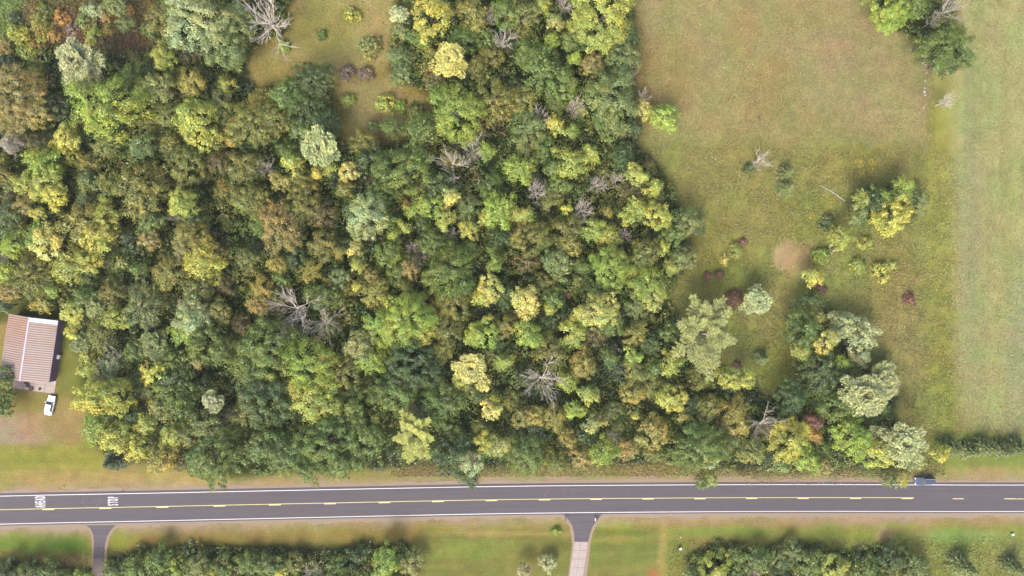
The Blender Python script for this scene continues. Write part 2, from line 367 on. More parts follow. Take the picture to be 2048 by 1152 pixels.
# lettering on the road, read by drivers heading west (tops of the letters point west)
def road_word(word, px, y_s, y_n, label):
    x, y = unproj(px, (y_s+y_n)/2, .06); W = abs(unproj(px, y_s)[1]-unproj(px, y_n)[1])
    root = thing('road_lettering', label, 'road marking', (x, y, .068), math.radians(90+1.5), 'stop ahead lettering on the road')
    n = len(word); cwid = W/n
    for k, ch in enumerate(word):
        fc = bpy.data.curves.new('letter_'+ch.lower(), 'FONT'); fc.body = ch; fc.size = 1; fc.align_x = 'CENTER'; fc.align_y = 'CENTER'; fc.offset = .03; fc.resolution_u = 3
        o = bpy.data.objects.new('letter', fc); COL.objects.link(o); o.parent = root; fc.materials.append(M_WHITE)
        o.scale = (cwid*1.18, 3.0, 1); bpy.context.view_layer.update()
        me = bpy.data.meshes.new_from_object(o); bpy.data.objects.remove(o); o = bpy.data.objects.new('letter', me); COL.objects.link(o); o.parent = root
        if not me.materials: me.materials.append(M_WHITE)
        o.location = (-W/2+cwid*(k+.5), 0, 0); o.scale = (cwid*1.18, 3.0, 1)
road_word('STOP', 227, 1012, 992.5, 'white word STOP painted across the westbound lane, crosswise letters')
road_word('AHEAD', 81.5, 1015.5, 992, 'white word AHEAD painted in the westbound lane near the yellow sign')

# tyre scuffs: thin curved films of pale rubber dust
M_SCUFF = asphalt('scuffed_asphalt', tuple(A_RGB*1.42), .1)
def scuffs(specs, label):
    mb = MB()
    r = random.Random(3)
    for idx, (px, py, rad, a0, a1, wd) in enumerate(specs):
        x, y = unproj(px, py); n = 16; vs = []; 
        for k in range(n+1):
            a = math.radians(a0+(a1-a0)*k/n); ww = wd*(.35+.65*math.sin(math.pi*k/n))
            for s_ in (-1, 1):
                vs.append((x+math.cos(a)*(rad+s_*ww/2)*1.25, y+math.sin(a)*(rad+s_*ww/2)*.8, .0611+.0004*idx))
        mb.add(vs, [(2*k, 2*k+1, 2*k+3, 2*k+2) for k in range(n)])
    o = mb.build('tyre_scuffs', M_SCUFF, road); o['kind'] = 'stuff'; return o
scuffs([(182,1003,1.5,90,250,.16),(186,1003,1.2,-80,60,.10),(196,1004,.8,0,200,.09),(252,1000,1.5,100,220,.08),(262,998,1.2,20,150,.07),(250,1003,.9,-30,120,.08),
        (268,1004,1.3,120,230,.06)], 's')
scuffs([(1108,989,1.6,80,220,.2),(1120,984,1.1,-60,120,.16),(1135,986,1.0,100,300,.13),(1150,983,.9,0,190,.12),(1158,988,1.2,20,200,.12),(1180,986,1.2,180,330,.1),
        (1195,984,.9,0,170,.1),(1215,986,1.3,200,340,.1),(1240,984,1.5,-40,80,.09),(1560,1003,2.4,150,185,.12),(1568,1003,2.4,150,190,.1)], 's')

# driveways
def sheet(name, pts, z, mat, parent=None, kind=None, thick=.05):
    P = [unproj(*p) for p in pts]; n = len(P); V = [(p[0], p[1], z) for p in P]+[(p[0], p[1], z-thick) for p in P]
    Fs = [tuple(range(n))[::-1]]+[(k, (k+1) % n, n+(k+1) % n, n+k) for k in range(n)]
    m = bpy.data.meshes.new(name); m.from_pydata(V, [], Fs); uvl = m.uv_layers.new(name='UVMap')
    for l in m.loops: uvl.data[l.index].uv = (V[l.vertex_index][0], V[l.vertex_index][1])
    m.update(); 
    import bmesh
    b = bmesh.new(); b.from_mesh(m); bmesh.ops.recalc_face_normals(b, faces=b.faces); b.to_mesh(m); b.free()
    return ob(name, m, parent, mat, kind)
sheet('driveway_verge', [(1112,1029),(1124,1036),(1138,1052),(1142,1070),(1144,1090),(1136,1156),(1173,1156),(1181,1090),(1184,1070),(1192,1052),(1203,1038),(1218,1029)], .036, M_GRAVEL, None, 'structure', .03)
dw = sheet('driveway', [(1126,1028.5),(1136,1038),(1145,1052),(1148,1066),(1149,1083),(1176,1083),(1180,1068),(1185,1054),(1192,1042),(1204,1028.5)], .050, M_DRIVE, None, 'structure', .04)
sheet('driveway_verge', [(150,1050),(168,1052),(180,1064),(184,1080),(185,1150),(214,1150),(214,1100),(219,1075),(226,1062),(240,1052),(252,1049.5)], .036, M_GRAVEL, None, 'structure', .03)
sheet('driveway', [(172,1050.5),(180,1056),(186,1068),(188,1082),(187,1117),(208,1115),(210,1090),(214,1074),(220,1062),(232,1050)], .050, M_DRIVE, None, 'structure', .04)
# concrete slabs as pieces
def quad_at(c, s, t): # bilinear in pixel corners TL TR BR BL
    (ax, ay), (bx, by), (dx_, dy_), (ex, ey) = c
    top = (ax+(bx-ax)*s, ay+(by-ay)*s); bot = (ex+(dx_-ex)*s, ey+(dy_-ey)*s); return (top[0]+(bot[0]-top[0])*t, top[1]+(bot[1]-top[1])*t)
def slabs(name, corners, cols, rows, mat, z=.07, gap=.035):
    base = sheet(name, corners, z-.02, M_JOINT, None, 'structure', .03)
    for c in range(cols):
        for r_ in range(rows):
            g = gap/2
            s0, s1 = c/cols+g/cols*(c > 0), (c+1)/cols-g/cols*(c < cols-1); t0, t1 = r_/rows+g/rows, (r_+1)/rows-g/rows
            sheet('slab', [quad_at(corners, s0, t0), quad_at(corners, s1, t0), quad_at(corners, s1, t1), quad_at(corners, s0, t1)], z+random.Random(c*9+r_).uniform(0, .012), mat, base, None, .03)
slabs('concrete_driveway', [(1149,1083),(1176,1083.5),(1163,1170),(1136,1170)], 2, 5, M_CONC)
slabs('concrete_driveway', [(187,1117),(208,1115),(208,1170),(187,1170)], 1, 4, M_CONC2)
slabs('patio', [(28,752),(114,756),(109,788),(26,776)], 4, 2, M_CONC, .08)
# ---------------------------------------------------------------- crowns
def lobes(R, rl, n, r, zlo=-.35, flat=.78):
    z = zlo+(1-zlo)*r.random(n); th = r.random(n)*2*np.pi
    ph = r.random(6)*6.28; out = 1+.10*np.sin(2*th+ph[0])+.10*np.sin(3*th+ph[1])+.07*np.sin(5*th+ph[2])
    rad = np.sqrt(np.clip(1-z*z, 0, 1)); L = rl*(.65+.7*r.random(n))
    q = (R-L*.8)*out*(.62+.48*r.random(n)**.7)
    C = np.stack([rad*np.cos(th)*q, rad*np.sin(th)*q, z*q*flat], 1)
    return C, L
def tints(n, r, a, hue=.10):
    v = 1+a*(r.random(n)*2-1); h = (r.random(n)*2-1)*hue
    return np.stack([v*(1+h), v*(1+h*.2), v*(1-h)], 1)
def crown_b(R, seed, s=.275, dens=.95, rl=None):
    r = np.random.default_rng(seed); rl = rl or (.42+.08*R)
    n = int(2.6*(R/rl)**1.9)+4; C, L = lobes(R, rl, n, r)
    for k in range(min(5, n)): C[k] = (r.normal()*R*.22, r.normal()*R*.22, R*(.62+.12*r.random()))
    T = tints(n, r, .30, .15); gd = rdir(1, r)[0]; gg_ = np.clip((C/R)@gd, -1, 1)[:, None]; T = T*(1+gg_*np.array([.20, .06, .0])); Q = []; K = []
    for c, l, t in zip(C, L, T):
        m = int(62*dens*(l/1.0)**2*(.36/s)**1.6)+8
        o = c/ (np.linalg.norm(c)+1e-6)
        d = rdir(m, r)*.9+o*.55+np.array([0, 0, .55]); d /= np.linalg.norm(d, axis=1, keepdims=True)
        off = d*l*(.45+.75*r.random((m, 1)))*np.array([1.12, 1.12, .85])
        if seed % 2:
            hr = np.array([o[0], o[1], 0])+rdir(1, r)[0]*.35; hr[2] = 0; hr /= np.linalg.norm(hr)+1e-6; pr = (off@hr)[:, None]
            off = off*.86+pr*hr*.75
        P = c+off+r.normal(size=(m, 3))*.10
        Nn = d+rdir(m, r)*.55+np.array([0, 0, .25]); sz = s*(.6+.8*r.random(m))
        Q.append(kites(P, Nn, rdir(m, r), sz*1.15, sz*.85)); K.append(t*tints(m, r, .16, .06))
    return np.concatenate(Q), np.concatenate(K)
def crown_f(R, seed): return crown_b(R, seed, .23, .85, .34+.07*R)
def crown_u(R, seed): return crown_b(R, seed, .27, .9, .42)
def crown_w(R, seed, droop=.55, L0=.55, W0=.17):
    r = np.random.default_rng(seed); nb = int(14+9*R); Q = []; K = []
    for k in range(nb):
        az = r.random()*6.283; el = np.radians(5+75*r.random()**.8); ln = R*(.75+.35*r.random())*(1.0 if el < .9 else .85)
        d0 = np.array([math.cos(az)*math.cos(el), math.sin(az)*math.cos(el), math.sin(el)*.9])
        m = int(46*ln/3*1.5); t = .28+.72*r.random(m)**.7
        side = np.array([-math.sin(az), math.cos(az), 0])
        P = d0*ln*t[:, None]; P[:, 2] -= droop*ln*t**2.2*.5
        sp = .16*ln*np.sin(np.pi*np.clip(t, 0, 1)*.85)+.12
        P += side*((r.random(m)*2-1)*sp*1.5)[:, None]; P[:, 2] += (r.random(m)-.6)*sp
        U = d0-np.array([0, 0, droop])*t[:, None]+rdir(m, r)*.35
        Nn = np.array([0, 0, 1.])+rdir(m, r)*.55
        sz = .7+.6*r.random(m); Q.append(kites(P, Nn, U, L0*sz, W0*sz*1.3)); K.append(tints(1, r, .26, .06)*tints(m, r, .38, .06))
    return np.concatenate(Q), np.concatenate(K)
def crown_s(R, seed):      # broad tree of fanned, pinnate boughs seen from above
    r = np.random.default_rng(seed); nb = 20; Q = []; K = []
    for k in range(nb):
        az = k*2.399+r.random()*.4; lay = k/nb; el = np.radians(8+52*lay); ln = R*(1.0-.45*lay)*(.95+.2*r.random())
        d0 = np.array([math.cos(az)*math.cos(el), math.sin(az)*math.cos(el), math.sin(el)]); side = np.array([-math.sin(az), math.cos(az), 0])
        for j in range(int(10+2*R)):
            t0 = .22+.78*(j+r.random())/int(10+2*R); sg = 1 if j % 2 else -1
            b0 = d0*ln*t0; sl_ = ln*.42*(1.15-t0)*(.7+.5*r.random()); sdv = side*sg*.8+d0*.65; sdv /= np.linalg.norm(sdv)
            m = int(12+24*sl_); t = r.random(m)
            P = b0+sdv*(sl_*t)[:, None]+rdir(m, r)*.16; P[:, 2] -= .25*sl_*t**2+.10*ln*t0**2
            U = sdv+rdir(m, r)*.45; Nn = np.array([0, 0, 1.])+rdir(m, r)*.45; sz = .7+.6*r.random(m)
            Q.append(kites(P, Nn, U, .36*sz, .15*sz)); K.append(tints(1, r, .2, .05)*tints(m, r, .2, .05))
    return np.concatenate(Q), np.concatenate(K)
def crown_c(R, seed):      # whorled conifer, apex up; z from 0 (lowest bough) to 2.6R
    r = np.random.default_rng(seed); Q = []; K = []; H = 2.5*R; nl = int(9+3*R)
    for l in range(nl):
        h = l/nl; rr = R*(1-h)**.85; nb = max(5, int(9-3*h))
        for k in range(nb):
            az = 6.283*k/nb+l*1.1+r.random()*.3; d0 = np.array([math.cos(az), math.sin(az), .12-.2*(1-h)]); side = np.array([-math.sin(az), math.cos(az), 0])
            m = int(8+20*rr); t = .1+.9*r.random(m); ln = rr*(.85+.3*r.random()); sp = .2*ln*(1.1-t)+.06
            P = d0*(ln*t)[:, None]+side*((r.random(m)*2-1)*sp)[:, None]; P[:, 2] += H*h+(r.random(m)-.5)*.12
            U = d0+side*((r.random(m)*2-1)*.8)[:, None]; Nn = np.array([0, 0, 1.])+rdir(m, r)*.5; sz = .7+.6*r.random(m)
            Q.append(kites(P, Nn, U, 0.36*sz, .18*sz)); K.append(tints(1, r, .12, .03)*tints(m, r, .15, .04))
    return np.concatenate(Q), np.concatenate(K)
def dead_mesh(seed, R=3.5, H=6.5, dens=1.0, spread=1.0):
    r = random.Random(seed); tr = MB(); br = MB()
    tr.tube([(0, 0, 0), (r.uniform(-.2, .2), r.uniform(-.2, .2), H*.3), (r.uniform(-.4, .4), r.uniform(-.4, .4), H*.62)], [.24, .19, .14], 6)
    top = tr.v[-3]
    def grow(p, d, ln, rad, lev):
        pts = [p]; q = Vector(p); dd = Vector(d)
        for _ in range(4):
            dd = (dd+Vector((r.uniform(-.17, .17), r.uniform(-.17, .17), r.uniform(-.13, .16)))).normalized(); q = q+dd*ln/4; pts.append(tuple(q))
        br.tube(pts, [rad*(1-.18*i) for i in range(5)], 4 if lev < 2 else 3)
        if lev < 3:
            for _ in range(int((5, 4, 3)[lev]*dens+.5)):
                i = r.randint(1, 4); base = Vector(pts[i]); nd = (dd+Vector((r.uniform(-1, 1), r.uniform(-1, 1), r.uniform(-.2, .5)))*.62).normalized()
                grow(tuple(base), nd, ln*r.uniform(.4, .66), rad*.64, lev+1)
    nb = 13
    for k in range(nb):
        az = 6.283*k/nb+r.uniform(-.3, .3); el = r.uniform(.15, 1.0); z0 = H*r.uniform(.3, .6)
        grow((0, 0, z0), (math.cos(az)*math.cos(el), math.sin(az)*math.cos(el), math.sin(el)), R*r.uniform(.7, 1.0)*spread, .066, 0)
    return tr.mesh('bare_trunk'), br.mesh('bare_branches')
def trunk_mesh(seed, limbs=6, pale=False):        # height 1, crown radius 1 (scaled by the tree)
    r = random.Random(seed); b = MB(); b.tube([(0, 0, 0), (.02, -.02, .35), (-.02, .03, .7), (0, 0, .95)], [.05, .038, .024, .008], 7)
    for k in range(limbs):
        az = 6.283*k/limbs+r.uniform(-.4, .4); z = r.uniform(.35, .6); rr = r.uniform(.5, .85)*.42
        b.tube([(0, 0, z), (math.cos(az)*rr*.5, math.sin(az)*rr*.5, z+.12), (math.cos(az)*rr, math.sin(az)*rr, z+.24)], [.022, .014, .005], 5)
    return b.mesh('tree_trunk', True)
CLS = (1.3, 2.1, 3.2, 4.6, 6.4)
FN = {'b': crown_b, 'f': crown_f, 'w': crown_w, 's': crown_s, 'c': crown_c, 'u': crown_u}
NV = {'b': (4, 5, 5, 5, 4), 'f': (3, 4, 4, 3, 1), 'w': (2, 2, 3, 2, 2), 's': (1, 1, 1, 1, 2), 'c': (2, 2, 2, 1, 1), 'u': (4, 3, 2, 1, 1)}
_cache = {}
def crown_variant(T, R, k):
    c = int(np.argmin([abs(math.log(R/x)) for x in CLS])); v = k % NV[T][c]; key = (T, c, v)
    if key not in _cache:
        Q, K = FN[T](CLS[c], abs(hash((ord(T), c, v))) % 100000)
        m = quads({'b': 'leafy_crown', 'f': 'fine_crown', 'w': 'spray_crown', 's': 'fan_crown', 'c': 'conifer_crown', 'u': 'bush_crown'}[T], Q, K); m.materials.append(M_LEAF); _cache[key] = m
    return _cache[key], R/CLS[c]
TRUNKS = [trunk_mesh(k) for k in range(3)]
for m in TRUNKS: m.materials.append(M_BARK)
PTRUNKS = [trunk_mesh(k+9, 8) for k in range(2)]
for m in PTRUNKS: m.materials.append(M_PALEBARK)
DEADS = [dead_mesh(20), dead_mesh(21), dead_mesh(22, dens=.8), dead_mesh(23, dens=1.1), dead_mesh(24, spread=.9)]
for a, b in DEADS: a.materials.append(M_DEADWOOD); b.materials.append(M_DEADWOOD)
PAL = {'dg': (88,110,56), 'mg': (116,138,62), 'bg': (160,182,76), 'yg': (180,188,88), 'ye': (204,202,92), 'ol': (138,142,68), 'go': (166,160,78), 'tn': (168,156,90),
       'sv': (184,194,138), 'gg': (134,150,88), 'py': (210,208,118), 'pg': (166,174,104), 'rd': (140,102,84), 'or': (194,156,84), 'br': (114,108,62), 'mv': (150,130,112), 'dk': (78,94,54), 'bd': (176,162,152), 'lg': (190,190,150)}
CW = {'dg': 'dark green', 'mg': 'mid green', 'bg': 'bright green', 'yg': 'yellow-green', 'ye': 'yellow', 'ol': 'olive green', 'go': 'golden olive', 'tn': 'tan-brown', 'sv': 'silvery',
      'gg': 'grey-green', 'py': 'pale yellow', 'pg': 'pale olive', 'rd': 'dark red', 'or': 'orange', 'br': 'brownish', 'mv': 'mauve-brown', 'dk': 'very dark green', 'bd': 'grey-brown', 'lg': 'pale grey'}
NAMES = {'b': 'broadleaf_tree', 'f': 'fine_leaved_tree', 'w': 'feathery_tree', 's': 'spreading_tree', 'c': 'conifer', 'u': 'shrub', 'd': 'dead_tree'}
WORDS = {'b': 'leafy tree', 'f': 'fine-leaved tree', 'w': 'feathery tree', 's': 'wide fanned tree', 'c': 'conifer', 'u': 'shrub', 'd': 'bare tree'}
GRP = {'b': 'leafy trees of the wood', 'f': 'fine-leaved trees of the wood', 'w': 'feathery trees', 's': 'wide fanned trees', 'c': 'conifers', 'u': 'shrubs and bushes', 'd': 'bare dead trees'}
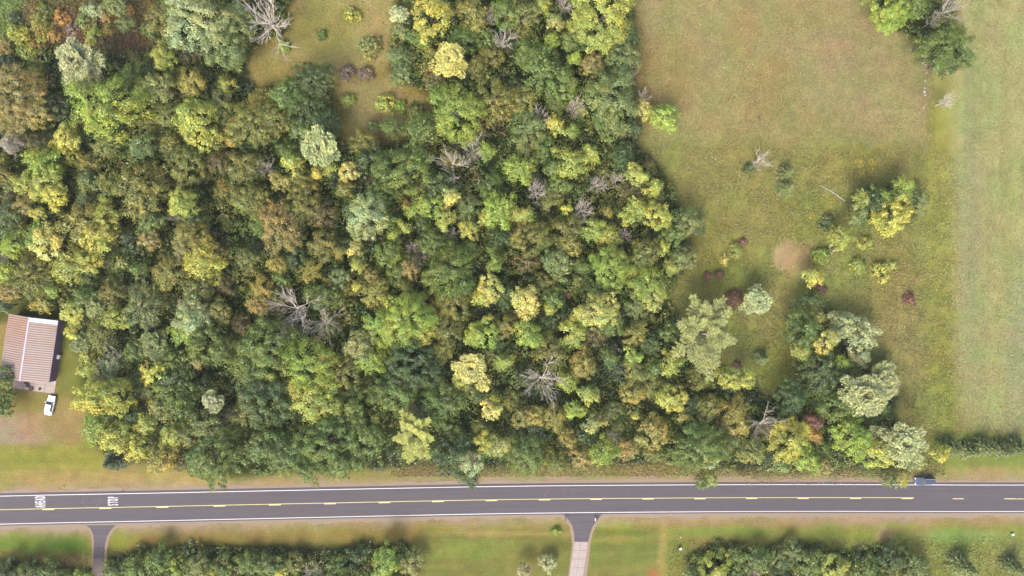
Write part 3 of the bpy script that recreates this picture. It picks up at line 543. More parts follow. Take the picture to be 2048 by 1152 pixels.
# x y r type colour  -- where the crown's middle stands in the photograph, its radius, kind and colour; '|' ref | label for landmarks
TREES = '''
33 38 13 u dk
40 70 19 u yg
85 47 22 u go
127 37 15 u or
90 20 14 u ol
187 23 19 u sv
176 45 19 u gg
217 37 12 u or
218 60 11 u go
233 15 20 f gg
253 50 15 f gg
262 22 9 u or
110 72 12 u or
83 83 9 u ye
190 73 15 u yg
150 60 14 u mv
60 108 18 u yg
75 95 13 u or
15 95 16 u tn
322 35 26 f ol
345 12 16 u ol
302 60 18 u mg
392 38 52 b sv | the big silvery tree by the tan clearing | very large silvery-leaved tree beside the bare tree at the tan clearing's west corner
450 85 48 b gg
478 40 36 b gg
470 122 20 b gg
540 45 46 d lg | the bare tree at the clearing's corner | bare pale tree with long branches leaning into the corner of the tan clearing
568 92 12 u bg
160 127 46 w sv | the pale silver tree in the north-west | silvery tree with ragged pale crown just below the orange and red shrubs
150 165 28 w gg
222 215 56 b bg | the big bright green tree in the north-west | very large bright green tree right below the ragged silvery tree
265 160 27 b mg
328 112 23 b yg
268 116 11 u tn
318 178 30 f pg
383 165 24 b go
35 190 48 f tn | the big tan tree at the west edge | very large tan-brown tree at the west edge of the wood
30 240 34 f tn
75 225 28 f tn
397 245 44 b yg
443 212 26 f gg
115 215 26 b dk
133 277 26 b ye
87 328 30 b bg
93 368 30 b yg
60 370 24 b yg
28 285 22 f bd
180 363 20 f gg
285 370 42 b ol
215 290 24 f ol
288 292 25 f gg
243 327 8 u tn
375 330 36 f ol
335 228 22 b ol
505 250 38 f ol
430 275 20 b go
340 290 18 b ol
630 158 34 f dg | the dark fine tree at the clearing's south edge | dark blue-green fine-leaved tree poking into the south side of the tan clearing
578 190 32 f mg
545 237 34 b ol
615 217 38 f dg
655 247 27 f dg
642 296 40 w sv | the silvery willow | bright silvery-white feathery willow-like tree standing alone above the wood's upper part
740 95 23 u pg
798 30 20 w sv
806 60 18 f gg
862 35 38 b ye | the gold tree by the clearing | large golden yellow tree east of the tan clearing at the upper edge
840 75 22 b mg
942 28 30 b go
800 115 22 f gg
803 150 22 f gg
900 122 38 w py | the pale straw tree | pale straw-yellow feathery tree standing among dark greens east of the tan clearing
955 135 22 b ol
925 78 24 b mg
1005 85 26 d bd
980 38 13 d bd
1012 30 28 b mg
695 200 14 u yg
772 208 20 u yg
800 214 13 u bg
830 222 16 u ol
695 145 13 u mv
733 148 14 u mv
645 70 10 u mg
705 30 15 u yg
915 226 48 b bg | the big round green tree | very large bright green tree with yellow lower lobes, above the two bare trees
893 248 20 b yg
988 205 44 f ol
845 263 32 b mg
785 255 22 f mg
745 250 11 f dg
725 285 26 f ol
905 328 33 d lg | the pair of bare trees | larger pale bare tree of the touching pair in the upper middle of the wood
946 298 26 d bd
585 327 20 b yg
634 348 11 b ye | the tiny bright yellow tree below the willow | tiny bright yellow tree just below the silvery willow-like tree
698 342 19 f py
655 338 13 b yg
532 337 18 d bd
490 335 30 f ol
815 345 52 b mg
738 322 28 b dg
882 372 32 b dg
562 362 20 b go
608 362 22 f ol
690 378 17 b ol
760 390 25 b mg
975 303 15 b bg
1040 340 26 b bg | the bright green round tree in the upper wood | small bright lime-green round tree east of the bare pair
1044 33 32 f ol
1084 13 17 b yg
1127 12 19 d bd
1204 30 58 b yg | the big yellow-green tree by the dry field | very large yellow-green tree at the top beside the dry tan field
1165 50 26 b yg
1240 65 28 b mg
1110 45 17 b pg
1100 85 16 b bg
1144 82 22 b mg
1184 130 23 f tn
1150 118 13 b bg
1088 145 44 b mg
1125 170 30 b mg
1060 110 30 b mg
1250 115 28 f gg
1252 80 24 b dg
1257 157 13 d bd
1220 205 54 b gg
1215 245 30 b mg
1150 215 20 d bd
1080 237 21 d bd
1107 245 13 b ye
1048 205 30 f ol
1057 265 36 b gg
1142 262 14 b bg
1115 258 12 b yg
1287 195 15 d mv
1287 222 18 f py
1325 235 28 b bg | the green tree out in the dry field's edge | bright green bushy tree bulging into the dry field's lower left corner
1140 325 30 b yg
1180 308 18 b yg
1108 337 19 b mg
1090 300 24 b mg
1296 328 11 u rd
1272 348 21 b yg
1307 376 17 b yg
1204 345 11 u ol
1245 312 26 f dg
1232 360 17 d lg
1195 370 19 d bd
1072 385 24 d lg | the twisted bare tree | pale twisted bare tree in the upper middle, west of the little grey bare tree
1517 322 19 d mv | the bare tree in the meadow | lone bare mauve-grey tree in the meadow south of the dry field
1497 336 10 u dg
1776 18 46 b bg
1816 10 30 b mg
1888 95 46 b mg | the lone round tree by the crop field | large round green tree between the dry field and the pale crop field
1890 120 30 b dg
1858 85 20 b mg
1895 22 28 d lg
1868 42 14 d lg
1890 203 20 d mv
1575 345 17 c gg | the conifer pair in the meadow | upper of two stacked grey-green conifers standing in the meadow
1575 376 18 c gg
53 410 18 f tn
75 427 14 b ye
20 430 27 f dg
213 404 11 b yg
115 420 12 f ol
110 392 24 b ye
182 452 44 b go
212 440 26 b yg
195 478 28 b ye
95 487 30 b py | the bright cream-green tree in the west wood | bright cream-green leafy tree in the western wood well above the shed
75 470 20 b bg
145 530 32 b yg
180 520 22 b ye
30 490 23 b bg
285 405 32 f ol
300 445 24 b mg
367 405 28 f yg
353 435 13 d bd
385 435 18 f gg
385 478 34 f go
370 500 22 f tn
410 520 32 b ye | the bright yellow-green tree west of the wood's middle | bright yellow-green leafy tree below a golden fine-leaved one in the western wood
300 480 20 f tn
343 548 30 f go
400 577 30 f ol
230 497 10 u tn
247 525 13 b ol
278 540 16 b mg
6 515 19 d bd
10 548 20 b bg
70 550 38 f ol
22 583 20 f tn
90 603 20 b go
105 580 14 b bg
228 587 25 f ol
265 575 8 d bd
290 612 36 f gg | the grey-green round tree in the west | round grey-green fine-leaved tree in the western wood right of the shed
385 636 36 b sv
372 660 26 b bg
415 690 36 b mg
440 622 22 b ol
443 705 22 b mg
150 628 26 w yg
172 600 24 b mg
190 612 22 w pg
235 637 23 b yg
147 663 15 b ye
205 668 27 f ol
163 690 20 w gg
310 692 34 w gg
228 722 26 d bd
215 735 20 w gg
307 745 20 b ye | the small golden tree north-east of the white car | small golden tree in dark wood east of the striped-roof shed
178 740 18 b yg
195 762 22 w pg
350 722 26 b mg
395 725 12 f tn
355 752 28 b dg
270 700 20 f mg
4 752 22 b mg
4 795 22 b mg
6 818 18 b mg
12 610 16 b dg
562 455 40 f tn | the tan tree in the upper west of the wood | large tan-gold fine-leaved tree in the wood west of the pale silvery-yellow one
585 478 22 f go
608 405 36 f ol
645 430 28 f br
498 400 34 b ol
735 432 34 b sv | the pale silvery-yellow tree | pale silvery-yellow leafy tree in the upper middle of the wood
722 460 22 b pg
645 490 26 f ol
678 505 11 b go
710 498 13 b py
716 530 14 b yg
590 515 24 b dg
555 530 17 f go
622 540 20 f go
562 555 15 b mg
682 555 20 f gg
778 507 26 b mg
808 455 12 b yg
787 470 12 b bg
825 420 15 b bg
814 408 7 b or
860 410 26 b bg
900 392 15 b py | the small lemon tree | small bright lemon-yellow round tree in the upper middle of the wood
892 440 20 b yg
888 415 12 f go
938 458 18 f yg
905 468 12 d bd
978 434 17 b yg
1000 420 30 b bg
822 537 17 f tn
842 515 14 d lg
825 497 13 d bd
900 545 46 b mg | the big mid green tree at the wood's centre | very large mid green leafy tree right in the centre of the wood
868 485 27 b mg
930 505 22 b mg
815 577 17 b ol
750 585 25 f go
712 572 10 f ye
660 570 15 f ol
742 552 14 f tn
590 617 44 d lg | the big grey bare tree | biggest pale grey bare tree with wide branches, in the wood's western half
650 645 30 d lg
655 597 27 b mg
525 580 24 f go
518 612 20 f tn
495 520 22 f ol
980 577 26 b py
963 592 16 b yg
988 527 17 b bg
812 640 46 b bg | the big lobed bright tree | very large bright lobed tree just west of the wood's middle, above a dark green one
765 655 34 b bg
835 665 30 b yg
722 690 30 b pg
745 722 24 b bg
905 605 34 f ol
850 615 26 f ol
965 668 30 b bg
977 636 8 b ye
942 675 15 b yg
1010 652 22 f ol
892 660 30 f ol
888 700 22 f go
545 692 52 b mg | the large green tree near the wood's lower left corner | very large mid green tree touching the lime green round tree's west side
500 730 34 b mg
620 728 46 b bg | the lime green round tree | very large round lime-green tree with an orange patch on its east side
653 715 14 b or
690 742 34 f ol
825 727 50 f dg | the large dark round tree | very large dark green round tree directly below the big lobed bright tree
785 765 26 f dg
940 735 34 w py
920 760 20 w yg
965 765 18 w py
1005 720 32 c bg | the green star-shaped conifer | bright green star-shaped conifer west of the bare grey star-shaped tree
525 765 30 b dg
1164 420 25 d bd | the little grey bare tree | small grey bare tree with fine twigs in the wood's upper east
1044 430 19 b yg
1040 443 7 u tn
1065 475 36 f ol
1135 465 32 f ol
1140 490 20 f go
1187 460 22 b bg
1217 474 21 b yg
1274 420 20 b yg
1250 435 15 b yg
1312 432 27 b yg
1316 418 9 u or
1322 446 10 u or
1247 472 17 d mv
1213 425 12 f go
1134 418 9 b ye
1373 445 28 f gg
1345 470 23 b mg
1327 494 12 b yg
1290 507 31 f ol
1367 515 26 b gg
1340 535 15 b yg
1395 455 16 f dg
1220 535 38 f bg | the fine bright green tree east of centre | large bright green fine-leaved tree touching a rounder paler one, east of the wood's centre
1298 570 36 b bg
1310 590 24 b pg
1262 540 15 b yg
1237 508 12 f go
1050 603 28 b py
1062 620 14 b py
1195 622 38 b py | the big pale yellow tree | large pale yellow leafy tree with bright cream lobes in the wood's eastern half
1145 662 26 b yg
1222 650 24 b mg
1115 527 30 b gg
1157 560 11 f ol
1107 597 20 b mg
1134 588 10 u rd
1148 582 11 u ol
1100 617 12 f yg
1057 668 27 f bg
1100 703 32 f ol
1084 757 38 d lg | the bare star-shaped tree | bare grey star-shaped tree in the wood's lower middle
1270 668 24 f go
1165 727 28 b go
1265 712 20 b bg
1225 697 11 d mv
1218 714 18 b mg
1270 740 22 f ol
1307 737 21 b mg
1340 727 22 b yg
1403 668 74 s pg | the giant fanned tree | giant pale olive tree with wide fanned boughs at the wood's east edge
1467 598 17 u rd
1512 603 33 w sv | the silvery tree in the meadow | silvery feathery tree with a dark red shrub beside it in the meadow
1484 485 9 u rd
1470 502 14 u yg
1448 520 9 u py
1415 552 9 u rd
1438 548 9 u rd
1457 755 24 b yg
1490 757 20 b yg
1527 718 16 c gg
1474 732 9 u rd
1134 765 19 b bg
1300 690 22 b dg
1743 404 32 b dg
1779 437 30 b ye | the yellow tree in the meadow clump | bright yellow-green lower tree of the clump in the meadow's north-east corner
1803 425 20 b ye
1757 442 18 b ye
1723 400 16 b yg
1763 398 22 b bg
1795 395 18 b yg
1806 373 20 b bg
1833 404 24 b gg
1719 428 20 b gg
1679 477 24 f yg
1653 450 17 u gg
1729 487 15 u yg
1639 512 17 u bg
1716 531 16 u yg
1760 544 19 u yg
1783 530 10 u yg
1624 554 20 b ye | the lone lemon-yellow sapling | lone small lemon-yellow tree standing in the open meadow
1640 577 11 u rd
1817 598 12 u rd | the round dark red shrub | small round dark red shrub alone in grass near the crop field
1663 500 9 u mv
1620 605 25 f dg
1606 655 33 b mg
1632 630 17 b ol
1683 645 26 b sv | the silvery bough tree in the meadow's lower part | silvery-green tree rising out of the clump in the meadow's lower east part
1672 670 16 b sv
1650 685 22 b py
1722 666 30 b sv
1716 705 25 b sv
1686 725 14 b bg
1636 735 38 b dg
1660 760 30 b dg
1600 703 18 b yg
1766 738 26 w sv
1697 690 12 d lg
187 795 30 b ye | the bright yellow tree beside the yard | large bright yellow-green tree on the wood's edge facing the white car
233 790 34 b yg
297 845 20 b yg
320 820 20 b pg
235 870 32 b yg
198 852 28 b bg
277 897 20 b ye
222 925 24 c dk | the dark conifer by the mown strip | very dark green conifer at the wood's corner above the road
325 915 28 b go
345 870 24 b yg
415 850 32 f gg
425 805 24 w sv
425 915 44 f mg
430 955 22 f mg
365 800 30 b mg
380 865 26 b ol
268 832 24 b dg
330 775 20 b mg
283 1135 27 b mg
233 1142 24 b mg
320 1115 26 b mg
360 1135 26 b bg
400 1128 22 f gg
450 1132 25 b mg
415 1150 13 b ye
107 1150 28 b mg
165 1153 16 b bg
20 1148 26 b dg
60 1145 20 f mg
532 800 50 b dg | the large dark tree at the wood's lower left | very large dark green tree in the lower west of the wood
625 790 40 b yg
655 815 24 b yg
590 770 20 b ye
700 808 34 b mg
790 780 40 b mg
570 905 40 b mg
520 890 26 b mg
655 880 48 b mg
730 872 38 b mg
680 930 28 b mg
620 938 26 b mg
830 872 46 s yg | the pale star tree above the road | pale yellow-green tree with star-like boughs close above the road
910 905 42 b dg
942 925 24 b sv
940 955 18 b dg
982 818 20 b py
988 800 12 b ye
970 885 22 b yg
1000 890 20 b pg
885 800 36 b mg
752 838 10 b yg
545 1130 27 b mg
500 1125 22 b mg
625 1142 18 d bd
590 1128 20 f ol
680 1132 24 b mg
770 1122 30 f bg
822 1125 24 f pg
565 1142 13 b ye
718 1108 20 b dg
1150 820 19 b bg
1187 845 21 b pg
1177 788 20 b yg
1265 783 25 b go
1067 830 22 b go
1110 835 22 b go
1044 835 20 f ol
1137 875 18 f go
1065 858 26 b dk
1165 870 20 b dg
1210 903 25 b bg | the bright lime tree above the road | bright lime-green round tree close above the road, west of the driveway's line
1222 872 18 d bd
1165 917 21 f tn
1257 897 20 f tn
1050 908 34 b mg
1107 922 22 b ol
1344 795 28 b yg
1364 830 13 f go
1304 865 32 b go
1417 815 25 b ol
1467 818 25 b go
1480 850 20 b go
1270 832 8 b ye
1400 895 46 b mg | the big tree overhanging the road | very large green tree whose leaves hang over the road's white edge line
1424 905 28 b sv
1400 963 13 f mg
1422 960 14 f bg
1524 848 30 d mv | the mauve bare tree | mauve-grey bare tree near the road in the wood's lower east
1500 900 28 f ol
1307 905 20 f ol
1097 1125 18 f sv | the round silvery shrub | round silvery-grey bushy tree on the lawn west of the concrete driveway
1050 1140 15 f lg
1112 1061 8 u bg
1424 1130 36 b bg
1507 1142 18 d bd
1515 1115 24 b mg
1460 1145 22 b mg
1384 1150 18 b mg
1722 788 48 w sv | the pale feathery tree in the lower east | very large pale silvery feathery tree in the wood's lower east corner
1768 765 36 w sv
1680 812 34 b mg
1580 795 34 b dg
1575 880 34 b ye | the bright yellow tree near the road | bright lemon-yellow tree near the road in the wood's lower east
1598 855 18 b ye
1630 872 14 b or
1625 845 18 f rd
1703 875 40 b bg
1797 885 52 w sv | the white-leaved tree at the corner | very large white-flecked silvery tree at the wood's south-east corner
1750 905 32 b yg
1613 917 26 b bg
1645 932 18 f tn
1778 961 14 f mg
1802 960 14 f yg
1830 920 18 b pg
1880 908 16 b ye | the yellow bush beside the hedge | small yellow-green tree at the west end of the dark conifer row
1911 899 22 c gg
1946 904 20 c gg
1979 897 22 c gg
2012 903 21 c gg
2043 897 22 c gg
1556 1122 24 f gg
1580 1100 22 f gg
1616 1125 28 b mg
1665 1132 26 b yg
1700 1142 18 b bg
1735 1135 25 b mg
1786 1115 33 f dg
1830 1132 26 f gg
1936 1138 27 c gg
2036 1138 22 c gg
'''
SHORTREF = [(70,700,'the striped-roof shed'),(98,811,'the white car'),(1849,961,'the dark parked car'),(81,1003,'the AHEAD lettering'),(227,1003,'the STOP lettering'),
 (1163,1110,'the concrete driveway'),(197,1090,'the west driveway'),(1573,514,'the bare dirt circle'),(640,90,'the tan clearing'),(1550,150,'the dry field'),(1990,880,'the conifer row by the crop field')]
rows = []
for ln in TREES.strip().splitlines():
    pr = [s.strip() for s in ln.split('|')]; a = pr[0].split()
    rows.append([float(a[0]), float(a[1]), float(a[2]), a[3], a[4], pr[1] if len(pr) > 1 else None, pr[2] if len(pr) > 2 else None, 'hand'])
# fill the wood's gaps with lower individual trees
fr = np.random.default_rng(99); cand = np.stack([fr.uniform(-25, 1860, 9000), fr.uniform(-25, 1175, 9000)], 1)
okc = wood_sd(cand[:, 0], cand[:, 1]) < -8; cand = cand[okc]
have = [(r[0], r[1], r[2]) for r in rows if r[3] != 'd' or r[2] < 20]; nf = 0
for x, y in cand:
    r = fr.uniform(15, 27)
    if all((x-a)**2+(y-b)**2 > (.66*c+.60*r)**2 for a, b, c in have) and not (x < 150 and 590 < y < 900):
        have.append((x, y, r)); T = fr.choice(['b', 'b', 'f', 'f', 'u']); C = fr.choice(['dg', 'dg', 'mg', 'ol', 'ol', 'gg', 'dk', 'mg', 'br'])
        if x < 700 and fr.random() < .35: C = fr.choice(['ol', 'go', 'br', 'yg'])
        rows.append([x, y, r, T, C, None, None, 'fill']); nf += 1
        if nf >= 150: break
LM = [(r[0], r[1], r[5]) for r in rows if r[5]]+SHORTREF
LM += [(r[0], r[1], None) for r in ()]
def dirword(dx, dy):
    a = (math.degrees(math.atan2(-dy, dx))+360) % 360
    return ['east', 'north-east', 'north', 'north-west', 'west', 'south-west', 'south', 'south-east'][int((a+22.5)//45) % 8]
used = {r[6] for r in rows if r[6]}
def auto_label(x, y, r, T, C):
    size = 'tiny' if r < 12 else 'small' if r < 20 else 'mid-sized' if r < 30 else 'large' if r < 42 else 'very large'
    near = sorted(LM, key=lambda l: (l[0]-x)**2+(l[1]-y)**2)
    cw_ = CW[C] if T != 'd' else {'lg': 'pale', 'bd': 'grey-brown', 'mv': 'mauve'}.get(C, '')
    for k in range(12):
        lx, ly, ref = near[k]; d = math.hypot(lx-x, ly-y)
        for q in ((('close ' if d < 55 else '') if d < 110 else 'well '), 'a bit ', 'some way ', 'farther '):
            s = f"{size} {cw_} {WORDS[T]} {q}{dirword(x-lx, y-ly)} of {ref}"
            if len(s.replace('-', ' ').split()) <= 16 and s not in used and not (q == 'a bit ' and d > 200): used.add(s); return s
    used.add(s); return s
rt = random.Random(5)
def taper_colour(C):
    c = lin(PAL[C])*KF*np.array([1.06, 1.03, .93]); c = c*(1+rt.uniform(-.10, .10)); return (c[0]*(1+rt.uniform(-.05, .05)), c[1], c[2]*(1+rt.uniform(-.1, .1)))
for idx, (x, y, r, T, C, ref, lab, src) in enumerate(rows):
    R = r/9.15*1.08
    if T == 'u': top = R*1.15+.4
    elif T == 'c': top = R*2.7
    elif src == 'fill': top = 3.4+.9*R+rt.uniform(-.5, .8)
    else: top = 5.0+1.15*R+rt.uniform(-.6, .8)
    if T not in 'uc' and src != 'fill':
        top += 1.6 if ref else 0
        top += {'bg': .7, 'yg': .7, 'ye': .9, 'py': 1.0, 'sv': .9, 'pg': .7, 'dg': -1.0, 'dk': -1.2, 'ol': -.5, 'gg': -.8, 'br': -1.0}.get(C, 0)+(1.2 if T == 'd' else 0)
    if y > 1085 and T not in 'uc': top = min(top, 2.6+.7*R)*rt.uniform(.65, 1.35)
    inwood = wood_sd(np.array([x]), np.array([y]))[0] < 0
    if T != 'u' and T != 'c' and not inwood: top = min(top, 2.2+1.5*R)
    zc = top*.55 if T == 'd' else (0.25 if T == 'c' else max(R*.35, top-R*.80) if T != 'u' else R*.25)
    gx_, gy_ = unproj(x, y, top*.5 if T == 'c' else zc)
    lb = lab or auto_label(x, y, r, T, C)
    cat = 'shrub' if T == 'u' else ('conifer' if T == 'c' else 'dead tree' if T == 'd' else 'tree')
    t = thing(NAMES[T], lb, cat, (gx_, gy_, 0), rt.uniform(0, 6.28), GRP[T])
    if T == 'd':
        a, b = DEADS[idx % 5]; s = R/3.6
        hs = top/7.5
        o1 = bpy.data.objects.new('trunk', a); o2 = bpy.data.objects.new('branches', b)
        for o in (o1, o2): COL.objects.link(o); o.parent = t; o.scale = (s, s, hs)
        continue
    me, s = crown_variant(T, R, idx)
    cr = bpy.data.objects.new('crown', me); COL.objects.link(cr); cr.parent = t
    el = rt.uniform(.9, 1.12)
    cr.scale = (s*el, s/el, s*rt.uniform(.9, 1.1)); cr.location = (0, 0, zc); cr.color = (*taper_colour(C), 1)
    pale = T in 'sw' or C in ('sv', 'py')
    tm = (PTRUNKS if pale else TRUNKS)[idx % (2 if pale else 3)]
    tk = bpy.data.objects.new('trunk' if T != 'u' else 'stem', tm); COL.objects.link(tk); tk.parent = t
    hgt = (zc+R*(.55 if T != 's' else .66)) if T != 'c' else 2.6*R
    if T == 'u': hgt = zc+R*.5
    tk.scale = (R*1.15, R*1.15, hgt) if T != 'c' else (R*.5, R*.5, hgt)
print('trees', len(rows), 'fill', nf, 'variants', len(_cache))

# ---------------------------------------------------------------- undergrowth in the wood: one mass of low leaf clumps
def stuff_quads(name, Q, col, label, cat, mat=M_WEED):
    m = quads(name, Q, col, 'col'); o = ob(name, m, None, mat, 'stuff'); o['label'] = label; o['category'] = cat; return o
def undergrowth():
    r = np.random.default_rng(5); n = 44000; X = r.uniform(-128, 112, n); Y = r.uniform(-76, 78, n)
    px, py = proj(X, Y, 1.0); d = wood_sd(px+(vnoise(X, Y, 3, 8)-.5)*26, py+(vnoise(X, Y, 3, 9)-.5)*26); k = d < -2; X, Y, d = X[k], Y[k], d[k]; n = len(X)
    hN = vnoise(X, Y, 3.5, 21)*.7+vnoise(X, Y, 1.4, 22)*.5; ht = (.4+3.4*hN**1.5)*np.clip(-d/26, .25, 1); per = 15
    pal = [lin(PAL[c])*KF for c in ('dg', 'dk', 'mg', 'ol', 'dg', 'br', 'mg')]; pal = np.array(pal)
    base = vnoise(X, Y, 7, 30)*4.4+vnoise(X, Y, 2, 31)*1.6; base = base+(r.random(n) < .12)*3; ci = np.clip((base).astype(int), 0, 6)
    c0 = pal[ci]*(.78+.5*r.random((n, 1)))
    R_ = .5+.5*r.random(n)
    D = rdir(n*per, r); D[:, 2] = np.abs(D[:, 2]); P = np.repeat(np.stack([X, Y, ht], 1), per, 0)+D*np.repeat(R_, per)[:, None]*np.array([1.2, 1.2, .6])*(.5+.6*r.random((n*per, 1)))
    Nn = D+rdir(n*per, r)*.6+np.array([0, 0, .4]); s = .22+.24*r.random(n*per)
    return kites(P, Nn, rdir(n*per, r), s*1.2, s*.9), np.repeat(c0, per, 0)*tints(n*per, r, .18, .07)
Q, K = undergrowth()
stuff_quads('undergrowth', Q, K, 'dense green and olive undergrowth filling the gaps under the trees', 'undergrowth')
# rough meadow weeds, tinted by what grows there
def weeds(n, box, keep, hmin, hmax, s0, s1, seed, cj=.2, green=1.0, bright=1.25):
    r = np.random.default_rng(seed); X = r.uniform(box[0], box[1], n); Y = r.uniform(box[2], box[3], n); px, py = proj(X, Y)
    k = keep(px, py, X, Y); X, Y = X[k], Y[k]; n = len(X); c = ground_colour(X, Y)*KG*bright
    Z = hmin+(hmax-hmin)*r.random(n)*vnoise(X, Y, 2.0, seed+1)*1.3
    c = c*tints(n, r, cj, .07)*np.array([green, 1, 1]); s = s0+(s1-s0)*r.random(n)
    Nn = np.array([0, 0, 1.])+rdir(n, r)*.9
    return kites(np.stack([X, Y, Z], 1), Nn, rdir(n, r), s*1.3, s*.7), c
meadow_poly = [(1290,292),(1905,292),(1905,870),(1850,945),(1500,950),(1340,600),(1400,450)]
r = np.random.default_rng(60)
Q, K = weeds(200000, (30, 115, -50, 32), lambda px, py, X, Y: (sdf(px, py, meadow_poly) < 24-34*np.random.default_rng(3).random(len(px))) & (np.hypot((px-1573)/34, (py-514)/30) > .6+.7*r.random(len(X))) & (r.random(len(X)) < np.clip((vnoise(X, Y, 2.5, 77)+vnoise(X, Y, .9, 78)*.6-.35)*1.9, .12, 1)) & (wood_sd(px, py) > -14), .05, .40, .14, .34, 61, .22, 1.0, 1.38)
stuff_quads('meadow_weeds', Q, K, 'yellow-green weeds and goldenrod covering the meadow east of the wood', 'weeds')
Q, K = weeds(110000, (30, 135, 30, 76), lambda px, py, X, Y: (px > 1262) & (px < 1870) & (wood_sd(px, py) > -10) & (py < 300), .03, .22, .12, .28, 63, .16)
stuff_quads('dry_grass', Q, K, 'dry tan grass of the open field north-east of the wood', 'grass')
Q, K = weeds(60000, (-64, 20, 22, 76), lambda px, py, X, Y: (sdf(px, py, [(590,-60),(800,-60),(790,120),(860,190),(800,290),(690,285),(620,150),(400,210),(420,120),(500,90)]) < 10), .04, .30, .13, .28, 65, .18, 1.0, 1.4)
stuff_quads('clearing_grass', Q, K, 'tan tussocky grass in the clearing between the trees', 'grass')
Q, K = weeds(110000, (96, 140, -38, 78), lambda px, py, X, Y: (px > 1900+40*np.random.default_rng(4).random(len(px))) & (py < 878-20*np.random.default_rng(6).random(len(px))), .05, .22, .12, .26, 67, .09)
stuff_quads('crop', Q, K, 'pale green woolly crop covering the field along the east edge', 'crop')
Q, K = weeds(70000, (-128, 130, -78, -58), lambda px, py, X, Y: (py > 1040) & (((px > 1330+14*np.random.default_rng(10).random(len(px))) & (py > 1062+30*np.random.default_rng(11).random(len(px)))) | ((px > 205) & (px < 856-30*np.random.default_rng(8).random(len(px))) & (py > 1084+14*np.random.default_rng(9).random(len(px)))) | ((px < 178) & (py > 1105))), .05, .6, .14, .34, 69, .22, 1.0, 1.38)
stuff_quads('tall_grass', Q, K, 'tall rough grass and weeds along the hedges south of the road', 'grass')
Q, K = weeds(50000, (-30, 110, -48, -38), lambda px, py, X, Y: (py > 915) & (py < 954) & (px > 780) & (px < 1890), .05, .5, .14, .34, 71, .22, 1.0, 1.4)
stuff_quads('verge_grass', Q, K, 'tan and green verge grass between the wood and the road', 'grass')
Q, K = weeds(75000, (-128, -66, 48, 78), lambda px, py, X, Y: (py < 125) & (px < 345), .1, .9, .18, .36, 73, .35, 1.0, 1.4)
stuff_quads('scrub', Q, K, 'low brown and olive scrub between the orange shrubs in the north-west', 'scrub')
# goldenrod heads: yellow blooms
def blooms(name, spots, rgb, label, seed, zr=(.35, .75), cat='flowers'):
    r = np.random.default_rng(seed); Q = []; K = []
    for px, py, rad, n in spots:
        x, y = unproj(px, py, .4); a = r.random(n)*6.283; q = np.sqrt(r.random(n))*rad/8.9
        P = np.stack([x+np.cos(a)*q, y+np.sin(a)*q, r.uniform(zr[0], zr[1], n)], 1)
        Q.append(kites(P, np.array([0, 0, 1.])+rdir(n, r)*.5, rdir(n, r), np.full(n, .26), np.full(n, .18))); K.append((lin(rgb)*KG)[None]*tints(n, r, .2, .05))
    return stuff_quads(name, np.concatenate(Q), np.concatenate(K), label, cat)
blooms('goldenrod', [(1718,326,10,160),(1744,325,8,120),(1741,340,7,90),(1722,345,5,40),(1666,400,8,60),(1620,430,7,50)], (225, 205, 70), 'patches of yellow goldenrod flowers in the meadow', 81)
blooms('daisies', [(1530,180,60,160),(1560,150,80,120),(1500,230,60,80),(1400,120,120,60),(1330,90,50,30),(1600,260,120,80),(1480,260,70,60)], (196, 178, 112), 'scattered pale yellow flower heads across the dry field', 83, (.15, .3))
# ---------------------------------------------------------------- shed
M_WALL = plain('plum_siding', tuple(lin((138, 108, 138))*.5), .7, .08, 2)
M_TRIM = plain('pale_trim', (.30, .25, .29), .55, .08, 2)
M_WHITEP = plain('white_plastic', (.52, .50, .50), .5, .06, 2)
def roof_mat():
    m, t, out = newmat('weathered_sheet_metal'); c = N(t, 'ShaderNodeTexCoord'); sx = N(t, 'ShaderNodeSeparateXYZ')
    g = N(t, 'ShaderNodeNewGeometry'); mp = N(t, 'ShaderNodeMapping'); t.links.new(g.outputs['Position'], mp.inputs[0])
    nz = noise(t, .5, 5, mp.outputs[0], .7); nf_ = noise(t, 5, 4, mp.outputs[0], .7)
    at = N(t, 'ShaderNodeAttribute'); at.attribute_name = 'rust'
    ad = N(t, 'ShaderNodeMath', operation='ADD'); t.links.new(at.outputs['Fac'], ad.inputs[0])
    sb = N(t, 'ShaderNodeMath', operation='MULTIPLY_ADD'); t.links.new(nz, sb.inputs[0]); sb.inputs[1].default_value = 1.0; sb.inputs[2].default_value = -.5; t.links.new(sb.outputs[0], ad.inputs[1])
    f = ramp(t, ad.outputs[0], .1, .9)
    c1 = mixc(t, tuple(lin((224, 208, 200))*.28), tuple(lin((222, 160, 118))*.28), f)
    c2 = mixc(t, c1, tuple(lin((165, 145, 140))*.27), ramp(t, nf_, .5, .75, 0, .5))
    p = N(t, 'ShaderNodeBsdfPrincipled'); t.links.new(c2, p.inputs['Base Color']); p.inputs['Roughness'].default_value = .55; p.inputs['Metallic'].default_value = .1
    t.links.new(p.outputs[0], out.inputs[0]); return m
M_ROOF = roof_mat(); M_NEWROOF = plain('clean_white_sheet', (.42, .41, .43), .5, .04, 2)
EZ, RIDGE = 2.75, 4.15
TL = np.array(unproj(18, 629, EZ)); TR = np.array(unproj(116, 641, EZ)); BR = np.array(unproj(97, 767, EZ))
ax = (TR-BR); Ls = np.linalg.norm(ax); ax = ax/Ls; yaw = math.atan2(ax[1], ax[0])-math.pi/2; Ws = abs((TL-TR)@np.array([ax[1], -ax[0]]))
ctr = BR+ax*Ls/2-np.array([ax[1], -ax[0]])*Ws/2
shed = thing('shed', 'plum-walled shed with a rust-striped pale metal gable roof beside the wood', 'shed', (ctr[0], ctr[1], 0), yaw)
hw, hl = Ws/2, Ls/2
